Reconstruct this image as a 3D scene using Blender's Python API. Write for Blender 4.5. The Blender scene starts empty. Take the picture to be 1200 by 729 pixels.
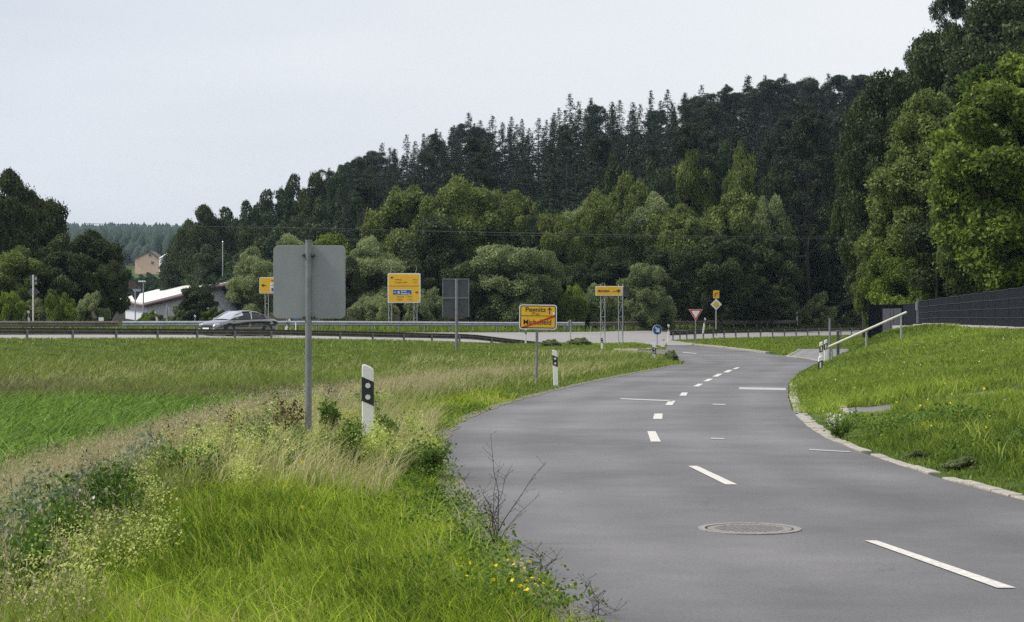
import bpy, math, random
import numpy as np
from mathutils import Vector, Matrix
PI = math.pi
R = math.radians
scn = bpy.context.scene
col = scn.collection

# ------------------------------------------------------------------ camera
FPX = 2200.0; HOR = 378.0; EYE = 1.6
cam_d = bpy.data.cameras.new('camera'); cam = bpy.data.objects.new('camera', cam_d); col.objects.link(cam)
cam_d.sensor_width = 36.0; cam_d.lens = 36.0 * FPX / 1200.0
cam_d.clip_start = 0.1; cam_d.clip_end = 9000
cam.location = (0, 0, EYE); cam.rotation_euler = (PI / 2 + math.atan((HOR - 364.5) / FPX), 0, 0)
scn.camera = cam

# ------------------------------------------------------------------ light
SUN_EL, SUN_AZ = R(52), R(-95)          # azimuth measured from +Y (view direction) towards +X ; sun behind veil, front left
world = bpy.data.worlds.new('World'); scn.world = world; world.use_nodes = True
wn = world.node_tree; wn.nodes.clear()
wo = wn.nodes.new('ShaderNodeOutputWorld'); wb = wn.nodes.new('ShaderNodeBackground')
sky = wn.nodes.new('ShaderNodeTexSky'); sky.sky_type = 'NISHITA'; sky.sun_disc = False
sky.sun_elevation = SUN_EL; sky.sun_rotation = SUN_AZ; sky.air_density = 1.2; sky.dust_density = 4.0; sky.ozone_density = 1.5
wb.inputs['Strength'].default_value = 0.1
# thin overcast veil: cloud layer mixed over the clear sky
geo = wn.nodes.new('ShaderNodeNewGeometry'); tc = wn.nodes.new('ShaderNodeTexCoord')
mp = wn.nodes.new('ShaderNodeMapping'); mp.inputs['Scale'].default_value = (1.2, 1.2, 6.0)
nz = wn.nodes.new('ShaderNodeTexNoise'); nz.inputs['Scale'].default_value = 1.7; nz.inputs['Detail'].default_value = 5; nz.inputs['Roughness'].default_value = .5
cr = wn.nodes.new('ShaderNodeValToRGB')
cr.color_ramp.elements[0].position = .25; cr.color_ramp.elements[0].color = (6.2, 6.75, 7.7, 1)
cr.color_ramp.elements[1].position = .75; cr.color_ramp.elements[1].color = (8.5, 8.9, 9.5, 1)
sx = wn.nodes.new('ShaderNodeSeparateXYZ')
mr = wn.nodes.new('ShaderNodeMapRange'); mr.inputs['From Min'].default_value = -.28; mr.inputs['From Max'].default_value = .2
mr.inputs['To Min'].default_value = 0.0; mr.inputs['To Max'].default_value = 1.0
mixw = wn.nodes.new('ShaderNodeMix'); mixw.data_type = 'RGBA'; mixw.inputs['B'].default_value = (9.9, 10.0, 10.0, 1)
mulw = wn.nodes.new('ShaderNodeMath'); mulw.operation = 'MULTIPLY'; mulw.inputs[1].default_value = .75
mixs = wn.nodes.new('ShaderNodeMix'); mixs.data_type = 'RGBA'; mixs.inputs['Factor'].default_value = .9
L = wn.links
L.new(tc.outputs['Generated'], mp.inputs['Vector']); L.new(mp.outputs[0], nz.inputs['Vector']); L.new(nz.outputs['Fac'], cr.inputs['Fac'])
L.new(tc.outputs['Generated'], sx.inputs[0]); L.new(sx.outputs['X'], mr.inputs['Value']); L.new(mr.outputs[0], mulw.inputs[0])
L.new(mulw.outputs[0], mixw.inputs['Factor']); L.new(cr.outputs['Color'], mixw.inputs['A'])
L.new(sky.outputs[0], mixs.inputs['A']); L.new(mixw.outputs['Result'], mixs.inputs['B'])
L.new(mixs.outputs['Result'], wb.inputs['Color']); L.new(wb.outputs[0], wo.inputs['Surface'])
sun_d = bpy.data.lights.new('sun', 'SUN'); sun = bpy.data.objects.new('sun', sun_d); col.objects.link(sun)
sun_d.energy = 4.0; sun_d.angle = R(10); sun_d.color = (1.0, .95, .87)
sdir = Vector((math.sin(SUN_AZ) * math.cos(SUN_EL), math.cos(SUN_AZ) * math.cos(SUN_EL), math.sin(SUN_EL)))
sun.rotation_euler = sdir.to_track_quat('Z', 'Y').to_euler(); sun.location = (-60, 60, 120)
vs = scn.view_settings
vs.view_transform = 'Standard'; vs.look = 'None'; vs.gamma = 1.0; vs.use_curve_mapping = False; vs.exposure = 0.05
scn.cycles.use_denoising = False; scn.cycles.max_bounces = 6; scn.cycles.diffuse_bounces = 3; scn.cycles.transmission_bounces = 4
scn.cycles.transparent_max_bounces = 6; scn.cycles.volume_bounces = 0

# ------------------------------------------------------------------ terrain function
def itp(x, xs, ys): return np.interp(x, xs, ys)
def sst(t):
    t = np.clip(t, 0, 1); return t * t * (3 - 2 * t)
NX = [-300, -100, -60, -40, -24, -13, 0, 5.7, 16, 29, 45, 80, 200]
ND = [-40, 46, 66, 76, 88, 103, 120, 127, 143, 158, 175, 205, 300]     # near edge of the main road, metres ahead
def Nn(x): return itp(x, NX, ND)
NZ = [.8, .8, .8, .8, .8, .66, .24, .14, .35, .5, .6, .8, 1.5]
FZ = [.95, .95, .95, .95, .92, .95, .88, .88, 1.0, 1.05, 1.1, 1.3, 2.0]
HW = 16.0                                                            # its depth along the view
XLd = [-40, -15, 0, 5, 10, 12, 15.9, 20.5, 24.8, 30, 34, 38.3, 48.9, 59.7, 66, 70, 72.5]
XLx = [22, 8.4, 2.9, 1.4, .41, .05, -.36, -.74, -.99, -.89, -.5, 0, 1.78, 3.9, 5.2, 6.0, 6.7]
XRd = [-40, -15, 0, 10, 16.8, 19.3, 23.5, 26.5, 29.6, 34.5, 40.5, 48.9, 58.7, 66, 72, 76]
XRx = [30, 14.5, 8.4, 5.75, 4.62, 4.4, 4.3, 4.38, 4.62, 5.14, 5.95, 7.2, 8.95, 10.4, 11.7, 12.5]
def XL(d): return itp(d, XLd, XLx)
def XR(d): return itp(d, XRd, XRx)
TOEd = XRd + [84, 92, 100, 130]; TOEx = XRx + [14.5, 16.4, 18.2, 40]
def ground(x, y):
    x = np.asarray(x, float); y = np.asarray(y, float)
    n = Nn(x); zn = itp(x, NX, NZ); zf = itp(x, NX, FZ)
    t = np.clip((y - 75) / np.maximum(n - 75, 1), 0, 1)
    z = zn * t                                                       # village road level
    # field to the left
    tf = np.clip((y - 56) / np.maximum(n - 4 - 56, 6), 0, 1)
    zfield = -.9 + (zn + .9) * tf
    edge = itp(y, XLd + [90, 130], XLx + [5.0, 2.0]) - 2.0
    wl = sst((edge - x) / 4.5)
    z = z + (zfield - z) * wl * (y < n + 30)
    z = z + .17 * sst((XL(y) - .7 - x) / 1.1) * sst((y - 13) / 4) * (1 - sst((y - 26) / 6)) * sst((x + 5) / 2.5)
    # bank to the right
    s = x - itp(y, TOEd, TOEx)
    k = itp(y, [0, 34, 60, 75, 84, 92, 100], [.15, .15, .22, .34, .5, .85, 1.0])
    bank = 1.42 * (1 - np.exp(-np.maximum(s - .35, 0) * k / 1.3))
    bank = bank * (1 - sst((y - 104) / 26))
    notch = np.exp(-((y - 32.0 - .1 * s) / 1.5) ** 4) * np.clip(s - .4, 0, 1) * (s < 3.9)
    bank = bank - .22 * notch * np.clip(bank / .3, 0, 1)
    z = z + np.where(s > 0, bank, 0) + 0.02 * np.sin(x * 1.3) * np.sin(y * .7) * (s > 1.2)
    # main road cross slope
    u = (y - n) / HW
    zr = zn + (zf - zn) * np.clip(u, 0, 1)
    z = np.where(y >= n, zr, z)
    # wooded hillside
    g = itp(x, [-70, -42, -23, 0, 27, 55, 82, 140], [0, .01, .045, .085, .1, .125, .17, .22])
    h0 = np.maximum(150.0, n + HW + 7)
    zh = g * np.clip(y - h0, 0, 240) - np.clip(y - 420, 0, 500) * .05 * (g > .01)
    z = z + np.where(y > h0, np.maximum(zh, -3 * 0), 0)
    # village valley and far hills to the left
    zl = 20 * np.clip((y - 150) / 570, 0, 1.2) ** 1.7 + np.clip((y - 800) / 800, 0, 1) ** 1.2 * 44
    wv = 1 - sst((x + .04 * y + 50) / 40)
    z = z + zl * wv * (y > 150)
    return z
def gz(x, y): return float(ground(x, y))
def px2(px, d): return (px - 600.0) / FPX * d
def zpx(py, d): return EYE + (HOR - py) / FPX * d
def unproj(px, py, dmin=5, dmax=400):
    ds = np.arange(dmin, dmax, .05); xs = (px - 600.0) / FPX * ds; zs = EYE + (HOR - py) / FPX * ds
    gg = ground(xs, ds); i = int(np.argmax(gg >= zs)); return xs[i], ds[i]

# paved shapes (x as functions of depth) -----------------------------------
mouthL = [unproj(*p) for p in [(794, 427), (790, 420), (781, 415.5), (757, 413.2), (722, 411)]]
mLd = [72.5] + [p[1] for p in mouthL[1:]] + [116]; mLx = [6.7] + [p[0] for p in mouthL[1:]] + [5.5]
mouthR = [unproj(*p) for p in [(905, 415.5), (880, 412), (845, 408), (800, 403)]]
mRd = [76, 84] + [p[1] for p in mouthR] + [140]; mRx = [12.5, 13.2] + [p[0] for p in mouthR] + [10.8]
mRd, mRx = zip(*sorted(zip(mRd, mRx)))
def roadL(d): return np.where(np.asarray(d) <= 72.5, XL(d), itp(d, mLd, mLx))
def roadR(d): return np.where(np.asarray(d) <= 76, XR(d), itp(d, mRd, mRx))
def on_village(x, y): return (y < Nn(x) + 1) & (x > roadL(y)) & (x < roadR(y)) & (y > -42)
def on_main(x, y): n = Nn(x); return (y > n) & (y < n + HW)
def on_track(x, y): return (y > 77) & (y < 103) & (x > itp(y, [77, 86, 103], [12.7, 12.6, 15.8])) & (x < itp(y, [77, 84, 92, 98, 103], [12.9, 14.5, 16.3, 17.6, 18.7]))
def on_path(x, y):
    s = x - XR(y); return (np.abs(y - 32.6 - .1 * s) < .9) & (s > .9) & (s < 3.6)
def paved(x, y): return on_village(x, y) | on_main(x, y) | on_track(x, y) | on_path(x, y)
def on_island(x, y): return (y > 104) & (y < Nn(x) - 1.5) & (x > 4.3) & (x < 8.8 - (y - 104) * .02)

# ------------------------------------------------------------------ materials
def newmat(name):
    m = bpy.data.materials.new(name); m.use_nodes = True; nt = m.node_tree
    return m, nt, nt.nodes['Principled BSDF']
def plain(name, c, rough=.6, metal=0, spec=.5, vary=.0, scale=8, bump=0, coat=0):
    m, nt, b = newmat(name)
    b.inputs['Base Color'].default_value = (*c, 1); b.inputs['Roughness'].default_value = rough; b.inputs['Metallic'].default_value = metal
    b.inputs['Specular IOR Level'].default_value = spec
    if coat: b.inputs['Coat Weight'].default_value = coat
    if vary or bump:
        t = nt.nodes.new('ShaderNodeTexCoord'); n = nt.nodes.new('ShaderNodeTexNoise'); n.inputs['Scale'].default_value = scale
        n.inputs['Detail'].default_value = 6; n.inputs['Roughness'].default_value = .65
        nt.links.new(t.outputs['Object'], n.inputs['Vector'])
        if vary:
            r = nt.nodes.new('ShaderNodeValToRGB'); e = r.color_ramp.elements
            e[0].position = .3; e[1].position = .7
            e[0].color = (*[max(0, k * (1 - vary)) for k in c], 1); e[1].color = (*[min(1, k * (1 + vary)) for k in c], 1)
            nt.links.new(n.outputs['Fac'], r.inputs['Fac']); nt.links.new(r.outputs['Color'], b.inputs['Base Color'])
        if bump:
            bp = nt.nodes.new('ShaderNodeBump'); bp.inputs['Strength'].default_value = bump; bp.inputs['Distance'].default_value = .02
            nt.links.new(n.outputs['Fac'], bp.inputs['Height']); nt.links.new(bp.outputs['Normal'], b.inputs['Normal'])
    return m
def leafmat(name, c0, c1, trans=.35, rough=.5, hue_noise=.0, tip=None):
    """foliage: colour varies leaf by leaf through the 'tone' attribute, plus slow patches"""
    m, nt, b = newmat(name)
    a = nt.nodes.new('ShaderNodeAttribute'); a.attribute_name = 'tone'
    r = nt.nodes.new('ShaderNodeValToRGB'); e = r.color_ramp.elements
    e[0].color = (*c0, 1); e[1].color = (*c1, 1)
    if tip is not None:
        e2 = r.color_ramp.elements.new(.93); e2.color = (*c1, 1); r.color_ramp.elements[-1].position = 1.0; r.color_ramp.elements[-1].color = (*tip, 1)
    g = nt.nodes.new('ShaderNodeNewGeometry'); n = nt.nodes.new('ShaderNodeTexNoise'); n.inputs['Scale'].default_value = .35 if hue_noise < 1 else 1.1; n.inputs['Detail'].default_value = 3
    nt.links.new(g.outputs['Position'], n.inputs['Vector'])
    ma = nt.nodes.new('ShaderNodeMath'); ma.operation = 'MULTIPLY_ADD'; ma.inputs[1].default_value = .9 + .3 * hue_noise; ma.inputs[2].default_value = -.45 - .15 * hue_noise
    nt.links.new(n.outputs['Fac'], ma.inputs[0])
    ad = nt.nodes.new('ShaderNodeMath'); ad.operation = 'ADD'; nt.links.new(a.outputs['Fac'], ad.inputs[0]); nt.links.new(ma.outputs[0], ad.inputs[1])
    nt.links.new(ad.outputs[0], r.inputs['Fac'])
    nt.links.new(r.outputs['Color'], b.inputs['Base Color']); b.inputs['Roughness'].default_value = rough; b.inputs['Specular IOR Level'].default_value = .2
    tr = nt.nodes.new('ShaderNodeBsdfTranslucent'); nt.links.new(r.outputs['Color'], tr.inputs['Color'])
    mx = nt.nodes.new('ShaderNodeMixShader'); mx.inputs[0].default_value = trans
    out = nt.nodes['Material Output']
    nt.links.new(b.outputs[0], mx.inputs[1]); nt.links.new(tr.outputs[0], mx.inputs[2]); nt.links.new(mx.outputs[0], out.inputs['Surface'])
    return m
def asphalt(name, c, patch=.15):
    m, nt, b = newmat(name); b.inputs['Roughness'].default_value = .6; b.inputs['Specular IOR Level'].default_value = .55
    g = nt.nodes.new('ShaderNodeNewGeometry')
    def noise(s, d=4, ro=.6):
        n = nt.nodes.new('ShaderNodeTexNoise'); n.inputs['Scale'].default_value = s; n.inputs['Detail'].default_value = d; n.inputs['Roughness'].default_value = ro
        nt.links.new(g.outputs['Position'], n.inputs['Vector']); return n
    n1 = noise(.22, 5); n2 = noise(38, 4, .9); n3 = noise(3.0, 6, .7)
    def ramp(n, lo, hi, a, bb):
        r = nt.nodes.new('ShaderNodeMapRange'); r.inputs['From Min'].default_value = lo; r.inputs['From Max'].default_value = hi
        r.inputs['To Min'].default_value = a; r.inputs['To Max'].default_value = bb; nt.links.new(n.outputs['Fac'], r.inputs['Value']); return r
    r1 = ramp(n1, .35, .65, 1 - patch, 1 + patch); r2 = ramp(n2, .25, .75, .55, 1.45); r3 = ramp(n3, .3, .7, .93, 1.07)
    m1 = nt.nodes.new('ShaderNodeMath'); m1.operation = 'MULTIPLY'; m2 = nt.nodes.new('ShaderNodeMath'); m2.operation = 'MULTIPLY'
    nt.links.new(r1.outputs[0], m1.inputs[0]); nt.links.new(r2.outputs[0], m1.inputs[1]); nt.links.new(m1.outputs[0], m2.inputs[0]); nt.links.new(r3.outputs[0], m2.inputs[1])
    a = nt.nodes.new('ShaderNodeAttribute'); a.attribute_name = 'lat'
    rr = nt.nodes.new('ShaderNodeValToRGB'); rr.color_ramp.interpolation = 'B_SPLINE'; e = rr.color_ramp.elements; e[0].position = 0; e[0].color = (.46, .46, .46, 1); e[1].position = 1; e[1].color = (.44, .44, .44, 1)
    for p_, v_ in ((.06, .48), (.15, .68), (.25, .42), (.36, .64), (.5, .46), (.63, .64), (.75, .40), (.86, .62), (.95, .46)): q_ = rr.color_ramp.elements.new(p_); q_.color = (v_, v_, v_, 1)
    nt.links.new(a.outputs['Fac'], rr.inputs['Fac'])
    m3 = nt.nodes.new('ShaderNodeMath'); m3.operation = 'MULTIPLY'; nt.links.new(m2.outputs[0], m3.inputs[0]); nt.links.new(rr.outputs['Color'], m3.inputs[1])
    # fine cracks
    vo = nt.nodes.new('ShaderNodeTexVoronoi'); vo.feature = 'DISTANCE_TO_EDGE'; vo.inputs['Scale'].default_value = .42; wp = noise(1.3, 5, .7); va = nt.nodes.new('ShaderNodeVectorMath'); va.operation = 'MULTIPLY_ADD'; va.inputs[1].default_value = (.9, .9, 0)
    nt.links.new(wp.outputs['Color'], va.inputs[0]); nt.links.new(g.outputs['Position'], va.inputs[2]); nt.links.new(va.outputs[0], vo.inputs['Vector'])
    cm = nt.nodes.new('ShaderNodeMapRange'); cm.inputs['From Min'].default_value = 0; cm.inputs['From Max'].default_value = .006; cm.inputs['To Min'].default_value = .72; cm.inputs['To Max'].default_value = 1
    nt.links.new(vo.outputs['Distance'], cm.inputs['Value']); cn = ramp(noise(.35, 2), .52, .6, 1, 0); mxx = nt.nodes.new('ShaderNodeMath'); mxx.operation = 'MAXIMUM'; nt.links.new(cm.outputs[0], mxx.inputs[0]); nt.links.new(cn.outputs[0], mxx.inputs[1])
    m4 = nt.nodes.new('ShaderNodeMath'); m4.operation = 'MULTIPLY'; nt.links.new(m3.outputs[0], m4.inputs[0]); nt.links.new(mxx.outputs[0], m4.inputs[1])
    vm = nt.nodes.new('ShaderNodeVectorMath'); vm.operation = 'SCALE'; vm.inputs[0].default_value = [2 * k for k in c]; nt.links.new(m4.outputs[0], vm.inputs['Scale'])
    nt.links.new(vm.outputs[0], b.inputs['Base Color'])
    bp = nt.nodes.new('ShaderNodeBump'); bp.inputs['Strength'].default_value = .5; bp.inputs['Distance'].default_value = .006
    nt.links.new(n2.outputs['Fac'], bp.inputs['Height']); nt.links.new(bp.outputs['Normal'], b.inputs['Normal'])
    return m
def groundmat():
    m, nt, b = newmat('ground'); b.inputs['Roughness'].default_value = .95; b.inputs['Specular IOR Level'].default_value = .1
    g = nt.nodes.new('ShaderNodeNewGeometry'); n = nt.nodes.new('ShaderNodeTexNoise'); n.inputs['Scale'].default_value = .6; n.inputs['Detail'].default_value = 8; n.inputs['Roughness'].default_value = .7
    nt.links.new(g.outputs['Position'], n.inputs['Vector'])
    r = nt.nodes.new('ShaderNodeValToRGB'); e = r.color_ramp.elements; e[0].position = .3; e[0].color = (.03, .055, .012, 1); e[1].position = .7; e[1].color = (.075, .12, .02, 1)
    x = r.color_ramp.elements.new(.5); x.color = (.055, .08, .02, 1)
    nt.links.new(n.outputs['Fac'], r.inputs['Fac'])
    a = nt.nodes.new('ShaderNodeAttribute'); a.attribute_name = 'litter'; mx = nt.nodes.new('ShaderNodeMix'); mx.data_type = 'RGBA'; mx.inputs['B'].default_value = (.022, .02, .012, 1)
    nt.links.new(a.outputs['Fac'], mx.inputs['Factor']); nt.links.new(r.outputs['Color'], mx.inputs['A']); nt.links.new(mx.outputs['Result'], b.inputs['Base Color']); return m

M = dict(
    ground=groundmat(), asphalt=asphalt('asphalt', (.096, .092, .096), .36), asphalt2=asphalt('main_asphalt', (.27, .26, .255), .08), asphalt3=asphalt('path_asphalt', (.16, .155, .16), .12),
    paint=plain('road_paint', (.50, .485, .455), .75, vary=.3, scale=22), faint=plain('worn_paint', (.34, .33, .33), .8, vary=.25, scale=20),
    stone=plain('kerb_stone', (.30, .28, .24), .85, vary=.35, scale=14, bump=.4), gravel=plain('edge_gravel', (.15, .135, .11), .95, vary=.5, scale=30, bump=.6),
    galv=plain('galvanised', (.42, .43, .45), .45, .6, vary=.18, scale=5), galvd=plain('dull_steel', (.2, .21, .22), .6, .35, vary=.25, scale=6),
    alu=plain('sign_back', (.26, .28, .29), .55, .25, vary=.1, scale=3), alud=plain('sign_back_dark', (.075, .08, .09), .6, .2, vary=.15, scale=2),
    rail=plain('rail_silver', (.42, .44, .47), .4, .55, vary=.2, scale=2), railb=plain('rail_brown', (.13, .115, .10), .7, .1, vary=.35, scale=3),  # second rail colour is a dark, unevenly toned brown
    yellow=plain('sign_yellow', (.83, .47, .012), .45, vary=.05, scale=2), black=plain('sign_black', (.012, .012, .014), .5), white=plain('white', (.8, .8, .78), .5, vary=.05, scale=6),
    blue=plain('sign_blue', (.015, .1, .33), .4), red=plain('sign_red', (.5, .02, .012), .45), postw=plain('post_white', (.78, .77, .73), .55, vary=.10, scale=12), postb=plain('post_black', (.015, .015, .015), .5),
    refl=plain('reflector', (.7, .7, .68), .25), iron=plain('manhole_iron', (.19, .175, .165), .6, .1, vary=.35, scale=30), gap=plain('dark_gap', (.02, .02, .02), .9),
    bark=plain('bark', (.045, .035, .028), .95, vary=.3, scale=4, bump=.5), twig=plain('twig', (.05, .04, .032), .9, vary=.3, scale=20),
    ironl=plain('manhole_frame', (.22, .21, .2), .8, 0, vary=.3, scale=20), carp=plain('car_paint', (.008, .008, .011), .12, .0, spec=.6, coat=1.0), glass=plain('car_glass', (.012, .013, .015), .05, 0, spec=.5), screen_glare=plain('windscreen', (.62, .64, .68), .18, .75, spec=1.0, coat=1.0), tyre=plain('tyre', (.02, .02, .02), .85),  # windscreen: sun glare put into a pale metallic base colour
    rim=plain('rim', (.35, .35, .36), .3, .9), chrome=plain('chrome', (.6, .6, .62), .15, 1), lamp=plain('headlamp', (.6, .62, .65), .1, .2), 
    pink=plain('house_render', (.74, .50, .38), .85, vary=.06, scale=1), roofd=plain('roof_tile', (.12, .07, .06), .8, vary=.2, scale=3), wallw=plain('hall_wall', (.62, .64, .68), .7, vary=.05, scale=.6),
    roofw=plain('hall_roof', (.72, .71, .68), .45, .1, vary=.1, scale=.7), winf=plain('window_frame', (.55, .5, .45), .6), wing=plain('window_glass', (.04, .045, .05), .1, spec=.8),
    fence=plain('fence_slat', (.011, .013, .019), .85, spec=.15, vary=.2, scale=3), wire=plain('fence_wire', (.07, .075, .085), .5, .4), gate=plain('gate_panel', (.06, .062, .075), .8, spec=.2, vary=.1, scale=2),
    concrete=plain('concrete', (.38, .36, .33), .9, vary=.25, scale=6, bump=.3), bar=plain('barrier_white', (.66, .63, .55), .55, vary=.12, scale=7), cable=plain('cable', (.10, .11, .11), .6),
)
M['carp'].node_tree.nodes['Principled BSDF'].inputs['IOR'].default_value = 1.65
M['carp'].node_tree.nodes['Principled BSDF'].inputs['Coat IOR'].default_value = 2.3
M['sheet'] = plain('distant_forest', (.012, .03, .014), .95, vary=.3, scale=.03)

# ------------------------------------------------------------------ object helpers
def tag(o, label=None, cat=None, group=None, kind=None):
    if label: o['label'] = label
    if cat: o['category'] = cat
    if group: o['group'] = group
    if kind: o['kind'] = kind
    return o
def empty(name, loc, rz=0, **k):
    o = bpy.data.objects.new(name, None); col.objects.link(o); o.location = loc; o.rotation_euler = (0, 0, rz); o.empty_display_size = .2
    return tag(o, **k)
class MB:
    def __init__(s): s.v = []; s.f = []
    def add(s, vs, fs):
        b = len(s.v); s.v += [tuple(v) for v in vs]; s.f += [tuple(i + b for i in f) for f in fs]; return s
    def box(s, c, d, M4=None):
        x, y, z = [k / 2 for k in d]
        vs = [Vector((a * x, b * y, e * z)) for a in (-1, 1) for b in (-1, 1) for e in (-1, 1)]
        if M4: vs = [M4 @ v for v in vs]
        return s.add([v + Vector(c) for v in vs], [(0, 1, 3, 2), (4, 6, 7, 5), (0, 4, 5, 1), (2, 3, 7, 6), (0, 2, 6, 4), (1, 5, 7, 3)])
    def tube(s, p0, p1, r0, r1=None, n=8, caps=True):
        p0 = Vector(p0); p1 = Vector(p1); r1 = r0 if r1 is None else r1
        d = (p1 - p0).normalized(); a = d.orthogonal().normalized(); b = d.cross(a)
        vs = [p + (a * math.cos(2 * PI * i / n) + b * math.sin(2 * PI * i / n)) * r for p, r in ((p0, r0), (p1, r1)) for i in range(n)]
        fs = [(i, (i + 1) % n, n + (i + 1) % n, n + i) for i in range(n)]
        if caps: fs += [tuple(range(n))[::-1], tuple(range(n, 2 * n))]
        return s.add(vs, fs)
    def path(s, pts, r, n=6):
        for i in range(len(pts) - 1):
            rr = r if not isinstance(r, (list, tuple)) else r[i]; r2 = r if not isinstance(r, (list, tuple)) else r[i + 1]
            s.tube(pts[i], pts[i + 1], rr, r2, n)
        return s
    def prism(s, poly, y0, y1):          # polygon in XZ extruded along Y
        n = len(poly); vs = [(x, y0, z) for x, z in poly] + [(x, y1, z) for x, z in poly]
        return s.add(vs, [tuple(range(n)), tuple(range(n, 2 * n))[::-1]] + [(i, (i + 1) % n, n + (i + 1) % n, n + i) for i in range(n)])
    def build(s, name, mat, parent=None, smooth=False, bevel=0, **k):
        me = bpy.data.meshes.new(name); me.from_pydata(s.v, [], s.f); me.update()
        if bevel or True:
            import bmesh
            bm = bmesh.new(); bm.from_mesh(me); bmesh.ops.recalc_face_normals(bm, faces=bm.faces[:])
            if bevel: bmesh.ops.bevel(bm, geom=[e for e in bm.edges if len(e.link_faces) == 2 and e.calc_face_angle(0) > .5], offset=bevel, segments=2, affect='EDGES', profile=.5)
            bm.to_mesh(me); bm.free()
        me.materials.append(M[mat] if isinstance(mat, str) else mat)
        if smooth: me.polygons.foreach_set('use_smooth', [True] * len(me.polygons))
        o = bpy.data.objects.new(name, me); col.objects.link(o)
        if parent: o.parent = parent
        return tag(o, **k)
def npmesh(name, V, F, mat, tone=None, smooth=False):
    """V (n,3), F (m,k) equal sized faces; tone per face"""
    me = bpy.data.meshes.new(name); V = np.ascontiguousarray(V, np.float32); F = np.ascontiguousarray(F, np.int32); k = F.shape[1]
    me.vertices.add(len(V)); me.vertices.foreach_set('co', V.ravel())
    me.loops.add(F.size); me.loops.foreach_set('vertex_index', F.ravel())
    me.polygons.add(len(F)); me.polygons.foreach_set('loop_start', np.arange(0, F.size, k, dtype=np.int32))
    if smooth: me.polygons.foreach_set('use_smooth', np.ones(len(F), bool))
    me.update(calc_edges=True)
    if tone is not None:
        a = me.attributes.new('tone', 'FLOAT', 'FACE'); a.data.foreach_set('value', np.ascontiguousarray(tone, np.float32))
    me.materials.append(M[mat] if isinstance(mat, str) else mat)
    return me
def obj(name, me, parent=None, **k):
    o = bpy.data.objects.new(name, me); col.objects.link(o)
    if parent: o.parent = parent
    return tag(o, **k)
def rrect(w, h, r, cx=0, cz=0, n=4):
    p = []
    for (sx, sz, a0) in ((1, 1, 0), (-1, 1, 90), (-1, -1, 180), (1, -1, 270)):
        for i in range(n + 1):
            a = R(a0 + 90 * i / n); p.append((cx + sx * (w / 2 - r) + r * math.cos(a), cz + sz * (h / 2 - r) + r * math.sin(a)))
    return p
def text(s, size, mat, parent, x, y, z, align='LEFT', name='lettering', sx=1.0, bold=0.0):
    cu = bpy.data.curves.new('t', 'FONT'); cu.body = s; cu.size = size; cu.align_x = align; cu.extrude = .002; cu.offset = bold
    to = bpy.data.objects.new('t', cu); col.objects.link(to)
    bpy.context.view_layer.update()
    me = bpy.data.meshes.new_from_object(to.evaluated_get(bpy.context.evaluated_depsgraph_get()))
    bpy.data.objects.remove(to)
    me.materials.clear(); me.materials.append(M[mat])
    o = bpy.data.objects.new(name, me); col.objects.link(o); o.parent = parent; o.location = (x, y, z); o.rotation_euler = (PI / 2, 0, 0); o.scale = (sx, 1, 1)
    return o
def joinmesh(objs, name, parent):
    V = []; F = []; mat = objs[0].data.materials[0]
    for o in objs:
        b = len(V); m = Matrix.LocRotScale(o.location, o.rotation_euler, o.scale)
        V += [tuple(m @ v.co) for v in o.data.vertices]; F += [tuple(i + b for i in p.vertices) for p in o.data.polygons]
    for o in objs: bpy.data.objects.remove(o)
    me = bpy.data.meshes.new(name); me.from_pydata(V, [], F); me.materials.append(mat)
    o = bpy.data.objects.new(name, me); col.objects.link(o); o.parent = parent; return o

# ================================================================== SETTING
def axis(segs):
    out = [segs[0][0]]
    for a, b, st in segs:
        n = max(1, int(round((b - a) / st))); out += list(np.linspace(a, b, n + 1)[1:])
    return np.array(out)
gx = axis([(-1300, -800, 100), (-800, -200, 40), (-200, -60, 7), (-60, -14, 1.2), (-14, 26, .28), (26, 60, 1.2), (60, 200, 6), (200, 800, 40), (800, 1300, 100)])
gy = axis([(-60, 5, 2.5), (5, 60, .3), (60, 110, .5), (110, 170, 1.0), (170, 440, 6), (440, 1790, 30)])
GX, GY = np.meshgrid(gx, gy); GZ = ground(GX, GY)
rng = np.random.default_rng(3)
GZ = GZ - np.where(paved(GX, GY), .07, 0)
V = np.stack([GX, GY, GZ], -1).reshape(-1, 3); nxx = len(gx); nyy = len(gy)
I = (np.arange(nyy - 1)[:, None] * nxx + np.arange(nxx - 1)[None, :]).ravel()
F = np.stack([I, I + 1, I + 1 + nxx, I + nxx], 1)
gme = npmesh('ground', V, F, 'ground', smooth=True); la = gme.attributes.new('litter', 'FLOAT', 'POINT')
la.data.foreach_set('value', np.ascontiguousarray(((GX > -70 - (GY - 200) * .1) * np.clip((GY - Nn(GX) - HW - 9) / 5, 0, 1) + (GY > 800)).clip(0, 1).ravel(), np.float32))
obj('ground', gme, kind='structure')

def strip(name, mat, ds, fl, fr, n=14, lift=.02, kind='structure'):
    V = []; 
    for d in ds:
        l, r = float(fl(d)), float(fr(d)); xs = np.linspace(l, r, n); V.append(np.stack([xs, np.full(n, d), ground(xs, np.full(n, d)) + lift], 1))
    V = np.concatenate(V); m = len(ds); I = (np.arange(m - 1)[:, None] * n + np.arange(n - 1)[None, :]).ravel()
    me = npmesh(name, V, np.stack([I, I + 1, I + 1 + n, I + n], 1), mat, smooth=True); la = me.attributes.new('lat', 'FLOAT', 'POINT')
    la.data.foreach_set('value', np.tile(np.linspace(0, 1, n), m).astype(np.float32)); return obj(name, me, kind=kind)
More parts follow.
